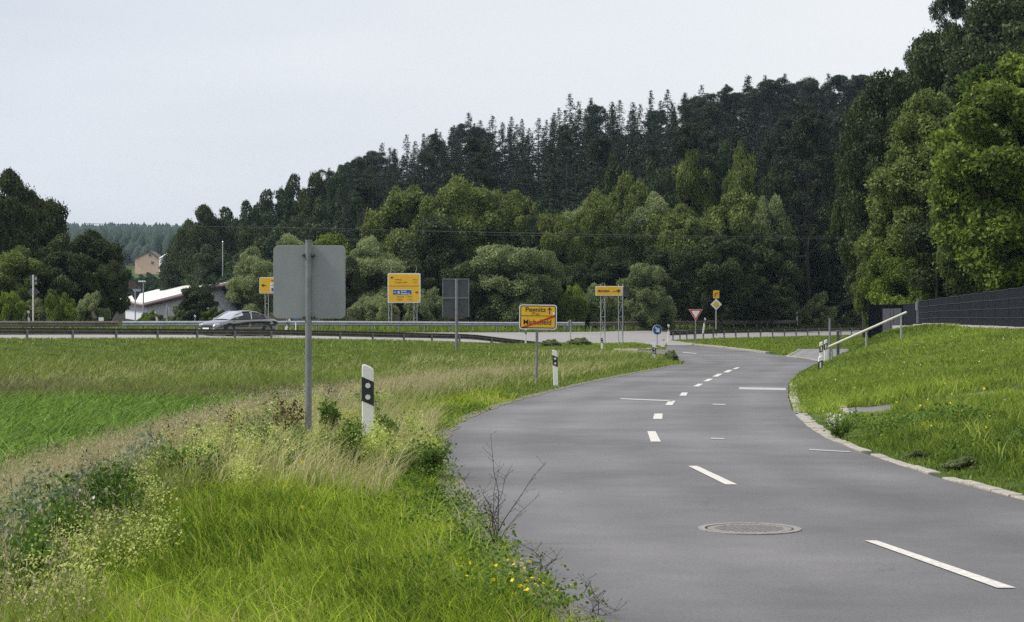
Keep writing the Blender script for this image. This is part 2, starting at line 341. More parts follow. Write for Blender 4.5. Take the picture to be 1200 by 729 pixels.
# village road, its mouth and the main road, each a sheet a few mm above the other where they meet
strip('village_road', 'asphalt', axis([(-40, 5, 2.5), (5, 72.5, .5)]), XL, XR, lift=.0)
strip('junction', 'asphalt', axis([(72.5, 76, .25), (76, 118, .5)]), roadL, roadR, n=22, lift=.0)
xs = axis([(-160, -30, 3), (-30, 40, .8), (40, 160, 4)]); cols = 12; V = []
for x in xs:
    n = float(Nn(x)); ys = np.linspace(n, n + HW, cols); V.append(np.stack([np.full(cols, x), ys, ground(np.full(cols, x), ys) + .005], 1))
V = np.concatenate(V); I = (np.arange(len(xs) - 1)[:, None] * cols + np.arange(cols - 1)[None, :]).ravel()
obj('main_road', npmesh('main_road', V, np.stack([I, I + 1, I + 1 + cols, I + cols], 1)[:, ::-1], 'asphalt2', smooth=True), kind='structure')
# apron joining the mouth to the main road
V = []; n = 12; ds_ = np.linspace(0, 1, 20)
for x in np.linspace(4.5, 12.2, 20):
    y1 = float(Nn(x)) + .4; ys = np.linspace(117.5, y1, n); V.append(np.stack([np.full(n, x), ys, ground(np.full(n, x), ys) + .012], 1))
V = np.concatenate(V); I = (np.arange(19)[:, None] * n + np.arange(n - 1)[None, :]).ravel()
obj('junction_apron', npmesh('junction_apron', V, np.stack([I, I + 1, I + 1 + n, I + n], 1)[:, ::-1], 'asphalt2', smooth=True), kind='structure')
strip('farm_track', 'asphalt3', axis([(77, 103, .6)]), lambda d: itp(d, [77, 86, 103], [12.7, 12.6, 15.8]), lambda d: itp(d, [77, 84, 92, 98, 103], [12.9, 14.5, 16.3, 17.6, 18.7]), n=8, lift=.008)
# footpath leaving the road on the right
V = []
for s in np.linspace(.55, 3.6, 26):
    for w in np.linspace(-.9, .9, 5):
        y = 32.6 + .1 * s + w; x = float(XR(y)) + s; V.append((x, y, gz(x, y) - .01))
I = (np.arange(25)[:, None] * 5 + np.arange(4)[None, :]).ravel()
obj('footpath', npmesh('footpath', np.array(V), np.stack([I, I + 1, I + 6, I + 5], 1)[:, ::-1], 'asphalt3', smooth=True), kind='structure')

# kerb stones: one kerb object of many setts, slightly uneven
def kerb(name, pts, w=.22, h=.09, ln=.42, seed=1, mat='stone', gap=.03, lift=0.0):
    rg = random.Random(seed); mb = MB()
    pts = [Vector((p[0], p[1], 0)) for p in pts]; acc = []
    for a, b in zip(pts[:-1], pts[1:]):
        n = max(1, int((b - a).length / .1)); acc += [a.lerp(b, i / n) for i in range(n)]
    acc.append(pts[-1]); dist = [0]
    for a, b in zip(acc[:-1], acc[1:]): dist.append(dist[-1] + (b - a).length)
    s = 0; px = [p.x for p in acc]; py = [p.y for p in acc]
    while s < dist[-1] - ln:
        a = Vector((np.interp(s, dist, px), np.interp(s, dist, py), 0)); e = s + ln - gap
        b = Vector((np.interp(e, dist, px), np.interp(e, dist, py), 0)); c = (a + b) / 2; d = b - a
        ang = math.atan2(d.y, d.x) + rg.uniform(-.03, .03)
        if rg.random() > .04:
            mb.box((c.x, c.y, gz(c.x, c.y) + h / 2 - .04 + rg.uniform(-.012, .012) + lift), (d.length, w * rg.uniform(.9, 1.06), h + .04), Matrix.Rotation(ang, 3, 'Z') @ Matrix.Rotation(rg.uniform(-.03, .03), 3, 'X'))
        s += ln * rg.uniform(.92, 1.06)
    return mb.build(name, mat, bevel=.012, kind='structure')
kerb('kerb', [(XR(d) + .06, d) for d in np.arange(10, 33.5, .5)], w=.14, h=.04, ln=.5)
kerb('kerb', [(XR(d) + .12, d) for d in np.arange(27, 50, .5)], w=.17, h=.03, ln=.3, seed=4)
kerb('kerb', [(XR(d) + .85, d) for d in np.arange(31.2, 35, .3)], w=.12, h=.07, ln=.9, seed=6, gap=.01)
rp = [(float(roadR(d)) + .08, d) for d in np.arange(92, 139, 1.0)]
kerb('kerb', rp, w=.25, h=.12, ln=1.0, seed=7, gap=.02)
kerb('kerb', [(12.7 + .0, 77), (12.8, 82), (12.6, 86), (15.8, 103)], w=.18, h=.05, ln=.8, seed=8)
kerb('kerb', [unproj(*p) for p in [(722, 410.5), (757, 411), (776, 408), (779, 404)]], w=.25, h=.12, ln=1.0, seed=9, gap=.02)
# gravelly crumbling edge on the left side of the road
V = []; ds = np.arange(8, 74, .25); rg = np.random.default_rng(5)
wob = np.interp(ds, ds[::3], rg.uniform(.06, .28, len(ds[::3])))
for d, w in zip(ds, wob):
    l = float(XL(d)); 
    for q in (-.16, -.04, w * .45): V.append((l + q, d, gz(l + q, d) + .006))
I = (np.arange(len(ds) - 1)[:, None] * 3 + np.arange(2)[None, :]).ravel()
obj('gravel_edge', npmesh('gravel_edge', np.array(V), np.stack([I, I + 1, I + 4, I + 3], 1), 'gravel'), kind='structure')

# painted markings
def mark(mb, quad):      # four (px,py) picture corners turned into a place on the road
    ps = [unproj(*q) for q in quad]; mb.add([(x, y, gz(x, y) + .006) for x, y in ps], [(0, 1, 2, 3)])
mk = MB()
for q in [[(1013, 634.5), (1027, 634.5), (1190, 690), (1168, 690)], [(806, 546.5), (817, 546.5), (864, 568.5), (850, 568.5)],
          [(758.5, 506), (768, 506), (774.5, 518), (762.5, 518)], [(767, 485), (776.5, 485), (776, 491.5), (765, 491.5)],
          [(783.5, 470), (791.5, 470), (788, 475), (779.5, 475)], [(799, 460.3), (806, 460.3), (804, 464), (796, 464)],
          [(818, 450), (824, 450), (819, 453.2), (812, 453.2)], [(829.5, 444), (836, 444), (830, 447.2), (824, 447.2)], [(841, 438.3), (847, 438.3), (841, 441.6), (834.5, 441.6)],
          [(853, 433.7), (859, 433.7), (853.5, 436.6), (847, 436.6)], [(863, 430.7), (867.5, 430.7), (862.5, 432.8), (858, 432.8)]]: mark(mk, q)
mk.build('road_markings', 'paint', kind='structure')
mk = MB()
for q in [[(727, 467), (788, 469.3), (788, 470.8), (727, 468.2)], [(866, 454), (921, 455), (921, 457.8), (866, 456.6)], [(835, 473.5), (850, 474), (850, 475.2), (835, 474.6)],
          [(833, 513.6), (849, 514), (849, 515.3), (833, 514.8)], [(948, 526.8), (996, 529.5), (996, 530.6), (948, 527.8)], [(800, 412.5), (816, 414), (816, 414.9), (800, 413.3)]]: mark(mk, q)
mk.build('worn_road_markings', 'faint', kind='structure')
mk = MB()                                                     # edge and centre lines of the main road
def mainline(mb, off, w, x0, x1, dash=None):
    xs = np.arange(x0, x1, 1.0)
    for i, x in enumerate(xs):
        if dash and (i % dash[0]) >= dash[1]: continue
        p = [(x, Nn(x) + off), (x + 1.0, Nn(x + 1) + off), (x + 1.0, Nn(x + 1) + off + w), (x, Nn(x) + off + w)]
        mb.add([(a, float(b), gz(a, b) + .012) for a, b in p], [(0, 1, 2, 3)])
mainline(mk, 1.2, .18, -80, 3); mainline(mk, 1.2, .18, 13, 60); mainline(mk, HW - 1.4, .18, -80, 60); mainline(mk, HW / 2, .2, -80, 60, (4, 2))
mk.build('main_road_markings', 'paint', kind='structure')

# distant hill wood : canopy of many small crowns in one object
rg = np.random.default_rng(11)
n = 7600; hx = rg.uniform(-620, -60, n); hy = rg.uniform(760, 1640, n); ok = np.abs(hx / hy + .21) < .13; hx = hx[ok]; hy = hy[ok]
hz = ground(hx, hy); hh = rg.uniform(9, 16, len(hx)); hw = rg.uniform(2.4, 4.2, len(hx)); Vs = []; Fs = []
ang = np.linspace(0, 2 * PI, 6)[:-1]
lv = [(0.1, .8), (.45, 1.0), (.75, .6)]
for li, (a, b) in enumerate(lv):
    Vs.append(np.stack([hx[:, None] + hw[:, None] * b * np.cos(ang + li), hy[:, None] + hw[:, None] * b * np.sin(ang + li), np.repeat((hz + hh * a)[:, None], 5, 1) + rg.uniform(-.6, .6, (len(hx), 5))], -1))
A = np.concatenate(Vs, 1); top = np.stack([hx, hy, hz + hh], -1)[:, None, :]; A = np.concatenate([A, top], 1)   # 16 per tree
loc = []
for l in range(2):
    for i in range(5): loc += [(l * 5 + i, l * 5 + (i + 1) % 5, l * 5 + 5 + i), (l * 5 + (i + 1) % 5, l * 5 + 5 + (i + 1) % 5, l * 5 + 5 + i)]
for i in range(5): loc.append((10 + i, 10 + (i + 1) % 5, 15))
F = (np.array(loc)[None] + (np.arange(len(hx)) * 16)[:, None, None]).reshape(-1, 3)
obj('distant_wood', npmesh('distant_wood', A.reshape(-1, 3), F, 'sheet'), label='blue hazy wood covering the far ridge behind the village', cat='wood', kind='stuff')

# ================================================================== VEGETATION GENERATORS
def unit(v): return v / np.maximum(np.linalg.norm(v, axis=1, keepdims=True), 1e-6)
def leaves(rg, P, D, size, aspect=.55, jitter=.9, droop=0.0):
    """one rhombic leaf clump per point, lying roughly across direction D"""
    n = len(P); N = unit(D + rg.normal(0, jitter, (n, 3))); T = unit(np.cross(N, rg.normal(0, 1, (n, 3)))); B = np.cross(N, T)
    T[:, 2] -= droop; a = (size * rg.uniform(.6, 1.35, n))[:, None]; b = a * aspect
    V = np.stack([P - T * a, P + B * b + N * a * .15, P + T * a, P - B * b + N * a * .15], 1).reshape(-1, 3)
    return V, np.arange(4 * n).reshape(-1, 4)
def lobes(rg, n, W, H, base, r0, r1, flat=1.0):
    """clump centres through the crown volume; the crown is an uneven ellipsoid"""
    out = []
    for i in range(n):
        d = rg.normal(0, 1, 3); d /= np.linalg.norm(d)
        rad = rg.uniform(.25, 1) ** .5; wob = 1 + .22 * math.sin(3.1 * math.atan2(d[1], d[0]) + rg.uniform(-.5, .5)) + rg.uniform(-.12, .12)
        z = base + H / 2 + d[2] * rad * H / 2 * .88
        taper = 1.0 - .35 * max(0, (z - base) / H - .6)
        out.append((d[0] * rad * W / 2 * .84 * wob * taper, d[1] * rad * W / 2 * .84 * wob * taper, z, rg.uniform(r0, r1)))
    return np.array(out)
def crown_mesh(name, rg, Lb, nleaf, size, mat, flat=.72, aspect=.55, sprays=.18, droop=0.0):
    w = Lb[:, 3] ** 2; idx = rg.choice(len(Lb), nleaf, p=w / w.sum())
    D = unit(rg.normal(0, 1, (nleaf, 3)) + np.array([0, 0, .35])); r = Lb[idx, 3][:, None]
    rad = 1 - np.abs(rg.normal(0, .2, (nleaf, 1))); sp = rg.random((nleaf, 1)) < sprays; rad = np.where(sp, rad * rg.uniform(1.0, 1.35, (nleaf, 1)), rad)
    P = Lb[idx, :3] + D * r * rad * np.array([1, 1, flat])
    P += .18 * r * np.sin(P[:, [1, 2, 0]] * 3.1 / np.maximum(r, .3))
    V, F = leaves(rg, P, D, size, aspect, droop=droop)
    lob_t = rg.uniform(-.18, .18, len(Lb))
    tone = np.clip(.5 + lob_t[idx] + rg.normal(0, .17, nleaf), 0, 1)
    return npmesh(name, V, F, mat, tone)
def trunk_mesh(name, rg, H, crown_base, r, Lb, nl=9, mat='bark', top=.8):
    mb = MB(); p = Vector((0, 0, -.3)); n = 6; pts = []
    for i in range(n + 1):
        t = i / n; pts.append(Vector((rg.normal(0, .06) * H * t * .25, rg.normal(0, .06) * H * t * .25, -.3 + t * H * top)))
    mb.path(pts, [r * (1 - .8 * i / n) * (1.25 if i == 0 else 1) for i in range(n + 1)], 8)
    for k in rg.choice(len(Lb), min(nl, len(Lb)), replace=False):
        q = Vector(Lb[k, :3]); zz = min(max(crown_base * .8, q.z * .55), H * top * .9); t = (zz + .3) / (H * top)
        i = min(int(t * n), n - 1); a = pts[i].lerp(pts[i + 1], t * n - i); m = a.lerp(q, .5) + Vector((0, 0, -.05 * H * rg.random()))
        rr = r * (1 - .8 * t) * .5; mb.path([a, m, q], [rr, rr * .6, rr * .2], 5)
    me = mb.build(name, mat); d = me.data; bpy.data.objects.remove(me); return d

PAL = dict(
    dark=leafmat('leaf_dark', (.018, .03, .009), (.085, .11, .032), .28),
    mid=leafmat('leaf_mid', (.024, .046, .010), (.24, .29, .07), .4),
    bright=leafmat('leaf_bright', (.03, .064, .010), (.27, .35, .05), .42),
    willow=leafmat('leaf_willow', (.10, .14, .05), (.44, .50, .23), .4),
    sage=leafmat('leaf_sage', (.04, .07, .026), (.36, .42, .18), .38),
    far=leafmat('leaf_far', (.02, .04, .017), (.075, .115, .042), .25),
    needle=leafmat('needle', (.009, .019, .009), (.034, .056, .026), .12),
    pine=leafmat('needle_pine', (.012, .023, .011), (.045, .068, .03), .12),
)
VAR = {}
def decid_variant(key, seed, pal, W=8.0, H=10.0, base=.16, nl=70, leaf=.125, n=62000, r=(.6, 1.35), asp=.55, sprays=.18, droop=0):
    rg = np.random.default_rng(seed); b = base * H
    Lb = lobes(rg, nl, W, H - b, b, r[0], r[1])
    VAR[key] = (trunk_mesh('trunk', rg, H, b, .018 * H + .04, Lb), crown_mesh('crown', rg, Lb, n, leaf, PAL[pal], aspect=asp, sprays=sprays, droop=droop), W, H)
for i in range(3):
    decid_variant(('dark', i), 20 + i, 'dark'); decid_variant(('mid', i), 30 + i, 'mid')
for i in range(2):
    decid_variant(('willow', i), 40 + i, 'willow', leaf=.15, asp=.26, n=70000, base=.04, droop=.35, nl=80)
    decid_variant(('bright', i), 50 + i, 'bright', n=62000, base=.05)
    decid_variant(('sage', i), 60 + i, 'sage', n=66000, base=.03, asp=.4)
    decid_variant(('far', i), 70 + i, 'far', n=42000, leaf=.15, base=.05, nl=80)
# shrubs, same recipe but rooted at the ground
for i in range(2):
    decid_variant(('bush', i), 80 + i, 'bright', W=5, H=3, base=.0, nl=34, leaf=.075, n=30000, r=(.3, .7))
    decid_variant(('bushd', i), 84 + i, 'sage', W=5, H=3, base=.0, nl=34, leaf=.075, n=30000, r=(.3, .7))
# big-leaved near trees on the right
decid_variant(('maple', 0), 90, 'bright', W=9, H=15, base=.1, nl=190, leaf=.14, n=120000, r=(.45, 1.1), asp=.55, sprays=.42)
decid_variant(('maple', 1), 91, 'mid', W=9, H=15, base=.1, nl=190, leaf=.11, n=140000, r=(.45, 1.1), asp=.55, sprays=.42)
decid_variant(('maple', 2), 92, 'dark', W=9, H=15, base=.08, nl=190, leaf=.11, n=140000, r=(.45, 1.1), asp=.55, sprays=.42)

def spruce(key, seed, H=20, W=6.5, n=5200, base=.12):
    rg = np.random.default_rng(seed); P = []; D = []; mb = MB(); mb.tube((0, 0, -.5), (0, 0, H * .95), .22, .02, 7)
    z = base * H; tiers = []
    while z < H * .985:
        t = (z - base * H) / (H * (1 - base)); ln = W / 2 * (1 - t) ** .82 * rg.uniform(.75, 1.15) + .16
        for k in range(int(4 + 5 * (1 - t))):
            a = rg.uniform(0, 2 * PI); l = ln * rg.uniform(.65, 1.15); m = max(5, int(l * 30))
            s = rg.random(m) ** .6 * l; side = rg.normal(0, .16, m) * (l * .5 + .4 - s * .3)
            dz = -.22 * s + .10 * s * s / max(l, .3) * .8 + rg.normal(0, .08, m) + (.5 * t)
            P.append(np.stack([np.cos(a) * s - np.sin(a) * side, np.sin(a) * s + np.cos(a) * side, z + dz], 1)); D.append(np.tile([np.cos(a) * .4, np.sin(a) * .4, 1.0], (m, 1)))
        z += .30 + .25 * (1 - t)
    k = 110; zz = H * (.92 + .09 * rg.random(k) ** 1.5); q_ = (H * 1.02 - zz) * .16; P.append(np.stack([rg.normal(0, 1, k) * q_, rg.normal(0, 1, k) * q_, zz], 1)); D.append(np.tile([1.0, 0, .3], (k, 1)))
    P = np.concatenate(P); D = np.concatenate(D)
    V, F = leaves(rg, P, D, .17 * np.clip(1.15 - P[:, 2] / H * .5, .5, 1.2), .34, .6)
    me = npmesh('crown', V, F, PAL['needle'], np.clip(.5 + rg.normal(0, .22, len(P)), 0, 1))
    o = mb.build('trunk', 'bark'); t = o.data; bpy.data.objects.remove(o); VAR[key] = (t, me, W, H)
def pine(key, seed, H=20, W=6.5, base=.5):
    rg = np.random.default_rng(seed); b = base * H; Lb = []
    for i in range(64):
        t = rg.random() ** .8; z = b + t * (H - b) * .97; rad = W / 2 * (1 - t ** 2.2 * .75) * rg.uniform(.15, 1.15); a = rg.uniform(0, 2 * PI)
        Lb.append((rad * math.cos(a), rad * math.sin(a), z, rg.uniform(.35, .8)))
    Lb.append((0, 0, H - .4, .3)); Lb = np.array(Lb)
    VAR[key] = (trunk_mesh('trunk', rg, H, b, .22, Lb, 12, top=.95), crown_mesh('crown', rg, Lb, 26000, .12, PAL['pine'], flat=.7, aspect=.28, sprays=.45), W, H)
for i in range(4): spruce(('spruce', i), 100 + i, W=[6.2, 7, 5.6, 6.6][i])
for i in range(4): pine(('pine', i), 110 + i, base=[.5, .42, .55, .35][i])

def plant(key, x, y, h, w, label, cat='tree', group=None, name='broadleaf_tree', rz=None, rg=random.Random(7), sink=.1):
    tr, cr_, W, H = VAR[key]
    o = empty(name, (x, y, gz(x, y) - sink), rg.uniform(0, 2 * PI) if rz is None else rz, label=label, cat=cat, group=group)
    o.scale = (w / W, w / W, h / H)
    obj('trunk', tr, o); obj('crown', cr_, o); return o
def tree_px(key, px, ytop, wpx, d, label, **k):
    x = px2(px, d); z = gz(x, d); h = zpx(ytop, d) - z + .1; w = wpx / FPX * d * .98
    return plant(key, x, d, h, w, label, **k)

# ---------------------------------------------------------------- conifers and hill trees
SL = 'dark spruce standing in the conifer wood on the hillside'; PL_ = 'pine with a bare trunk and ragged top in the conifer wood on the hillside'
HLd = 'round leafy tree growing among the conifers on the hillside'
rgt = random.Random(21); cnt = 0
ridge = [(190, 243), (240, 238), (290, 232), (330, 205), (380, 200), (420, 180), (450, 176), (500, 158), (550, 138), (600, 140), (640, 138), (675, 118), (720, 122), (760, 116), (800, 112), (850, 98), (900, 92), (960, 88), (1000, 92), (1050, 60), (1090, 20), (1140, -20), (1200, -40), (1260, -50)]
def ytop_at(px): return np.interp(px, [r[0] for r in ridge], [r[1] for r in ridge])
rows = [178, 192, 208, 226, 246, 270, 298, 330, 341, 350, 362, 372]
for ri, d0 in enumerate(rows):
    step = 6.6 if d0 < 225 else (5.4 if d0 < 330 else 4.0)
    px = 400 + rgt.uniform(0, 30) if ri < 7 else 385
    while px < 1235:
        d = d0 + rgt.uniform(-4, 4); x = px2(px, d)
        adv = step * FPX / d * rgt.uniform(.75, 1.2); zt = zpx(ytop_at(px) + max(0, 38 - ri * 7), d); zg = gz(x, d)
        # tree of natural height, cut off where its top would rise over the wood's outline
        h = rgt.uniform(17, 24); cap = zt - zg
        limit = (rgt.uniform(-7, 4) if rgt.random() < .88 else rgt.uniform(5, 10)) * d / FPX
        if ri >= len(rows) - 5: h = max(12, min(30, cap + limit + (0, -1.2, .4, -1.8, -3.0)[ri - 7]))
        else: h = min(h, cap + limit)
        if h > 9 and not (px > 1010 and d > 260):
            ispine = rgt.random() < (.12 if px < 800 else .5)
            if px < 440 and rgt.random() < .5: ispine = True
            key = ('pine' if ispine else 'spruce', rgt.randrange(4))
            plant(key, x, d, h, h * (.30 if d < 260 else .34) * rgt.uniform(.85, 1.2), PL_ if ispine else SL, name='pine_tree' if ispine else 'spruce_tree', group='pines in the hillside wood' if ispine else 'spruces in the hillside wood', rg=rgt); cnt += 1
        px += adv
print('conifers', cnt)
# leafy trees on the slope (lighter patches in front of the conifers)
for (px, yt, w, d, k) in [(735, 205, 60, 171, 'mid'), (700, 225, 60, 168, 'mid'), (770, 180, 60, 176, 'far'), (805, 165, 62, 180, 'mid'), (840, 160, 66, 182, 'far'), (870, 172, 50, 178, 'mid'), (640, 232, 60, 168, 'far'),
                          (945, 148, 52, 200, 'mid'), (720, 180, 50, 186, 'far'), (905, 185, 44, 184, 'far'), (600, 215, 66, 172, 'mid'), (975, 165, 46, 190, 'far')]:
    tree_px((k, rgt.randrange(2)), px, yt, w, d, HLd, group='leafy trees among the hillside conifers', rg=rgt)
# dark broadleaved wood at the left end of the hill
DL = 'dark broadleaf tree in the wood edge right of the village house'
for (px, yt, w, d) in [(214, 262, 44, 235), (236, 240, 62, 225), (262, 244, 54, 230), (290, 236, 50, 228), (316, 224, 54, 235), (345, 206, 56, 240), (372, 202, 52, 235), (398, 196, 50, 230), (300, 262, 60, 215), (340, 250, 60, 212), (380, 240, 60, 208), (415, 228, 56, 205),
                       (250, 285, 60, 212), (205, 300, 46, 228), (286, 296, 60, 208), (430, 200, 50, 225), (425, 262, 60, 195)]:
    tree_px((rgt.choice(['far', 'far', 'dark']), rgt.randrange(2)), px, yt, w, d, DL, group='dark trees at the left end of the wood', rg=rgt)

for (px, yt, w) in [(955, 290, 60), (985, 300, 60), (1010, 290, 56), (940, 250, 60), (970, 240, 70), (1000, 235, 70), (930, 320, 50), (1035, 300, 60)]:
    tree_px(('dark', rgt.randrange(3)), px, yt, w, 188, 'black-green understorey tree at the foot of the conifer wood on the right', group='understorey trees at the right foot of the wood', rg=rgt)
# ---------------------------------------------------------------- roadside row behind the main road
ROW = [
    ('willow', 300, 284, 66, 150, 'grey-green willow left of the large grey sign back'), ('willow', 340, 275, 70, 156, 'pale willow half hidden behind the large grey sign back'),
    ('bright', 385, 268, 80, 158, 'yellow-green tree rising above the large grey sign back'), ('willow', 432, 278, 84, 152, 'silvery willow left of the large yellow direction sign'), ('dark', 400, 300, 60, 148, 'dark low tree just right of the large grey sign back'),
    ('mid', 478, 214, 104, 172, 'tall rounded tree above the large yellow direction sign'), ('mid', 542, 208, 112, 170, 'tall broad tree above the back of the dark sign panel'), ('dark', 510, 250, 96, 160, 'dark tree between the direction sign and the dark sign back'), ('mid', 600, 222, 92, 174, 'tall tree above left of the town sign'),
    ('sage', 596, 276, 108, 150, 'round pale-edged bush tree behind the town sign'), ('sage', 640, 292, 56, 152, 'small grey-green tree above the right half of the town sign'), ('dark', 555, 300, 70, 150, 'dark low tree right behind the dark sign back'),
    ('willow', 690, 224, 84, 172, 'pale willow crown above the lattice post sign'), ('mid', 655, 245, 60, 166, 'green tree between town sign and lattice post sign'), ('sage', 752, 222, 84, 170, 'silvery tree right above the lattice post sign'),
    ('bright', 818, 184, 58, 180, 'tall pale crown, highest of the roadside trees'), ('mid', 790, 232, 86, 168, 'dense tree above the keep-left arrow sign'), ('mid', 862, 216, 96, 172, 'broad tree above the priority road sign'), ('sage', 905, 226, 60, 176, 'pale-topped tree near the right end of the roadside row'), ('dark', 905, 268, 86, 168, 'dark spreading tree at the right end of the roadside row'),
    ('dark', 845, 268, 90, 162, 'dark tree directly behind the priority road sign'), ('dark', 712, 290, 74, 160, 'dark low tree directly behind the lattice post sign'), ('dark', 780, 288, 80, 158, 'dark low tree behind the keep-left arrow sign'), ('sage', 757, 300, 56, 152, 'low grey-green tree right of the lattice post sign'),
    ('dark', 890, 325, 60, 166, 'low dark tree right of the priority road sign'), ('dark', 665, 308, 56, 154, 'low dark tree between town sign and lattice post sign'), ('dark', 470, 296, 70, 155, 'dark low tree directly behind the large yellow direction sign'),
]
for i, (k, px, yt, w, d, lb) in enumerate(ROW):
    tree_px((k, i % (3 if k in ('dark', 'mid') else 2)), px, yt, w, d, lb, rg=rgt)
# bushes below them
BUS = [('bushd', 500, 340, 60, 146, 'low dark bush right of the large yellow sign'), ('bushd', 440, 345, 60, 142, 'low bush left of the yellow sign posts'), ('bush', 672, 335, 46, 150, 'bright low bush right of the town sign'), ('bushd', 700, 330, 60, 152, 'low bush behind the lattice sign posts'),
       ('bush', 822, 350, 50, 170, 'bright bush behind the yield sign'), ('bushd', 880, 345, 60, 172, 'dark bush right of the priority sign'), ('bushd', 958, 345, 46, 172, 'pale round bush at the foot of the dark wood'), ('bushd', 390, 352, 50, 140, 'low bush right of the grey sign pole'),
       ('bushd', 620, 345, 60, 148, 'low dark bush directly behind the town sign'), ('bushd', 925, 352, 40, 176, 'small dark bush left of the pale round bush'), ('bushd', 1000, 350, 60, 178, 'dark bush behind the far guardrail by the right trees'), ('bushd', 770, 345, 60, 154, 'low bush behind the keep-left arrow sign')]
for i, (k, px, yt, w, d, lb) in enumerate(BUS):
    tree_px((k, i % 2), px, yt, w, d, lb, cat='bush', name='bush', rg=rgt)
# left group
LEFT = [('dark', 8, 198, 90, 128, 'tallest dark tree at the left edge of the picture'), ('dark', 50, 225, 84, 132, 'dark leafy tree behind the left priority sign back'), ('dark', 100, 262, 92, 126, 'dark bushy tree left of the white hall'), ('mid', 20, 290, 80, 122, 'low green tree at the far left behind the guardrail'), ('dark', 72, 290, 90, 122, 'lower dark tree between the sign back and the hall'), ('dark', 128, 300, 46, 124, 'narrow dark tree nearest the hall'), ('dark', -30, 215, 90, 126, 'dark tree cut off by the left edge')]
for i, (k, px, yt, w, d, lb) in enumerate(LEFT): tree_px((k, i % 3), px, yt, w, d, lb, rg=rgt)
for i, (k, px, yt, w, d, lb) in enumerate([('bush', 12, 343, 46, 112, 'yellow-green bush at the left edge behind the guardrail'), ('bush', 68, 341, 50, 113, 'yellow-green bush right of the left sign back'), ('bushd', 105, 345, 50, 116, 'dark bush above the small white plate'), ('bush', 178, 364, 34, 150, 'bright bush in front of the white hall'), ('bushd', 210, 360, 30, 150, 'low dark bush below the hall wall'), ('bush', 250, 360, 34, 146, 'pale shrub right behind the car'), ('bushd', 40, 352, 46, 114, 'dark bush behind the left sign post')]):
    tree_px((k, i % 2), px, yt, w, d, lb, cat='bush', name='bush', rg=rgt)
tree_px(('dark', 1), 231, 333, 50, 148, 'small dark tree in front of the white hall behind the car', rg=rgt)
# trees round the village, grey with distance
for i, (px, yt, w, d) in enumerate([(150, 318, 22, 420), (164, 322, 20, 380), (176, 318, 26, 360), (192, 322, 30, 330), (205, 320, 30, 300), (150, 336, 26, 300), (140, 300, 22, 520), (185, 330, 26, 310), (218, 318, 30, 290), (135, 325, 24, 380), (200, 296, 24, 640), (150, 290, 16, 800), (175, 292, 14, 900)]):
    tree_px(('far', i % 2), px, yt, w, d, 'small hazy tree around the pink village house', group='trees around the pink house', rg=rgt)
# right-hand trees
RT = [(('maple', 2), 1040, 66, 130, 130, 'dark tree at the left flank of the right-hand trees'), (('dark', 0), 1012, 118, 70, 140, 'dark tree leftmost of the right-hand trees, seen against the wood'), (('maple', 1), 1092, 98, 170, 112, 'silvery leafed tree above the gate'), (('maple', 0), 1190, 48, 215, 86, 'big bright leafed tree over the right end of the fence'),
      (('bright', 0), 1052, 288, 84, 108, 'low yellow-green tree left of the clipped hedge'), (('mid', 2), 1070, 225, 110, 112, 'green tree low above the gate'), (('mid', 0), 1024, 300, 50, 118, 'small dark green tree left of the gate'), (('maple', 2), 1160, 120, 180, 112, 'dark tree behind the big bright tree'), (('bright', 1), 1086, 312, 56, 106, 'bright bush tree behind the clipped hedge'),
      (('maple', 2), 1225, 200, 170, 98, 'dark tree at the right edge behind the fence'), (('dark', 1), 1022, 215, 80, 132, 'dark tree low at the left flank of the right-hand trees'), (('dark', 2), 1130, 240, 120, 104, 'dark tree behind the middle of the fence'), (('mid', 1), 1150, 190, 130, 98, 'green tree in front of the dark ones above the middle of the fence')]
for k, px, yt, w, d, lb in RT: tree_px(k, px, yt, w, d, lb, rg=rgt)
for i, (px, yt, w, d) in enumerate([(1120, 0, 170, 135), (1200, -50, 220, 128), (1160, 20, 170, 124), (1078, 50, 120, 140)]):
    tree_px(('maple', 2), px, yt, w, d, 'tall dark tree filling the gaps behind the big bright tree', group='dark trees at top right', rg=rgt)
for i, (px, yt, w, d) in enumerate([(1118, -25, 80, 150), (1165, -50, 86, 140), (1080, 45, 70, 160), (1205, -60, 90, 145), (1145, 20, 80, 165), (1050, 80, 60, 170)]):
    tree_px(('pine', i % 4), px, yt, w, d, 'tall pine towering behind the right-hand leafy trees', group='tall pines at top right', name='pine_tree', rg=rgt)

# ================================================================== GRASS, CROP, WEEDS
def gm(name, a, b, tr=.4, hn=1, tip=None): return leafmat(name, a, b, tr, .55, hn, tip)
GR = dict(lush=gm('grass_lush', (.06, .12, .012), (.45, .58, .06), .52, tip=(.5, .44, .18)), bank=gm('grass_bank', (.05, .10, .012), (.34, .44, .06), .4), field=gm('grass_field', (.07, .11, .015), (.30, .38, .07), .4),
          dry=gm('grass_dry', (.17, .20, .06), (.60, .54, .28), .35), seed=gm('grass_seed', (.28, .24, .14), (.62, .52, .34), .3), maize=gm('maize_leaf', (.04, .09, .01), (.26, .42, .06), .4), maizeg=gm('weed_grey', (.10, .15, .09), (.26, .32, .20), .3),
          weed=gm('weed_leaf', (.025, .06, .010), (.15, .25, .035), .35), bed=gm('bedstraw', (.30, .38, .05), (.66, .72, .24), .4), white=gm('white_bloom', (.5, .5, .42), (.8, .8, .74), .3), yel=gm('yellow_bloom', (.6, .42, .01), (.85, .65, .02), .3),
          brown=gm('dock_seed', (.05, .03, .02), (.16, .09, .05), .2))
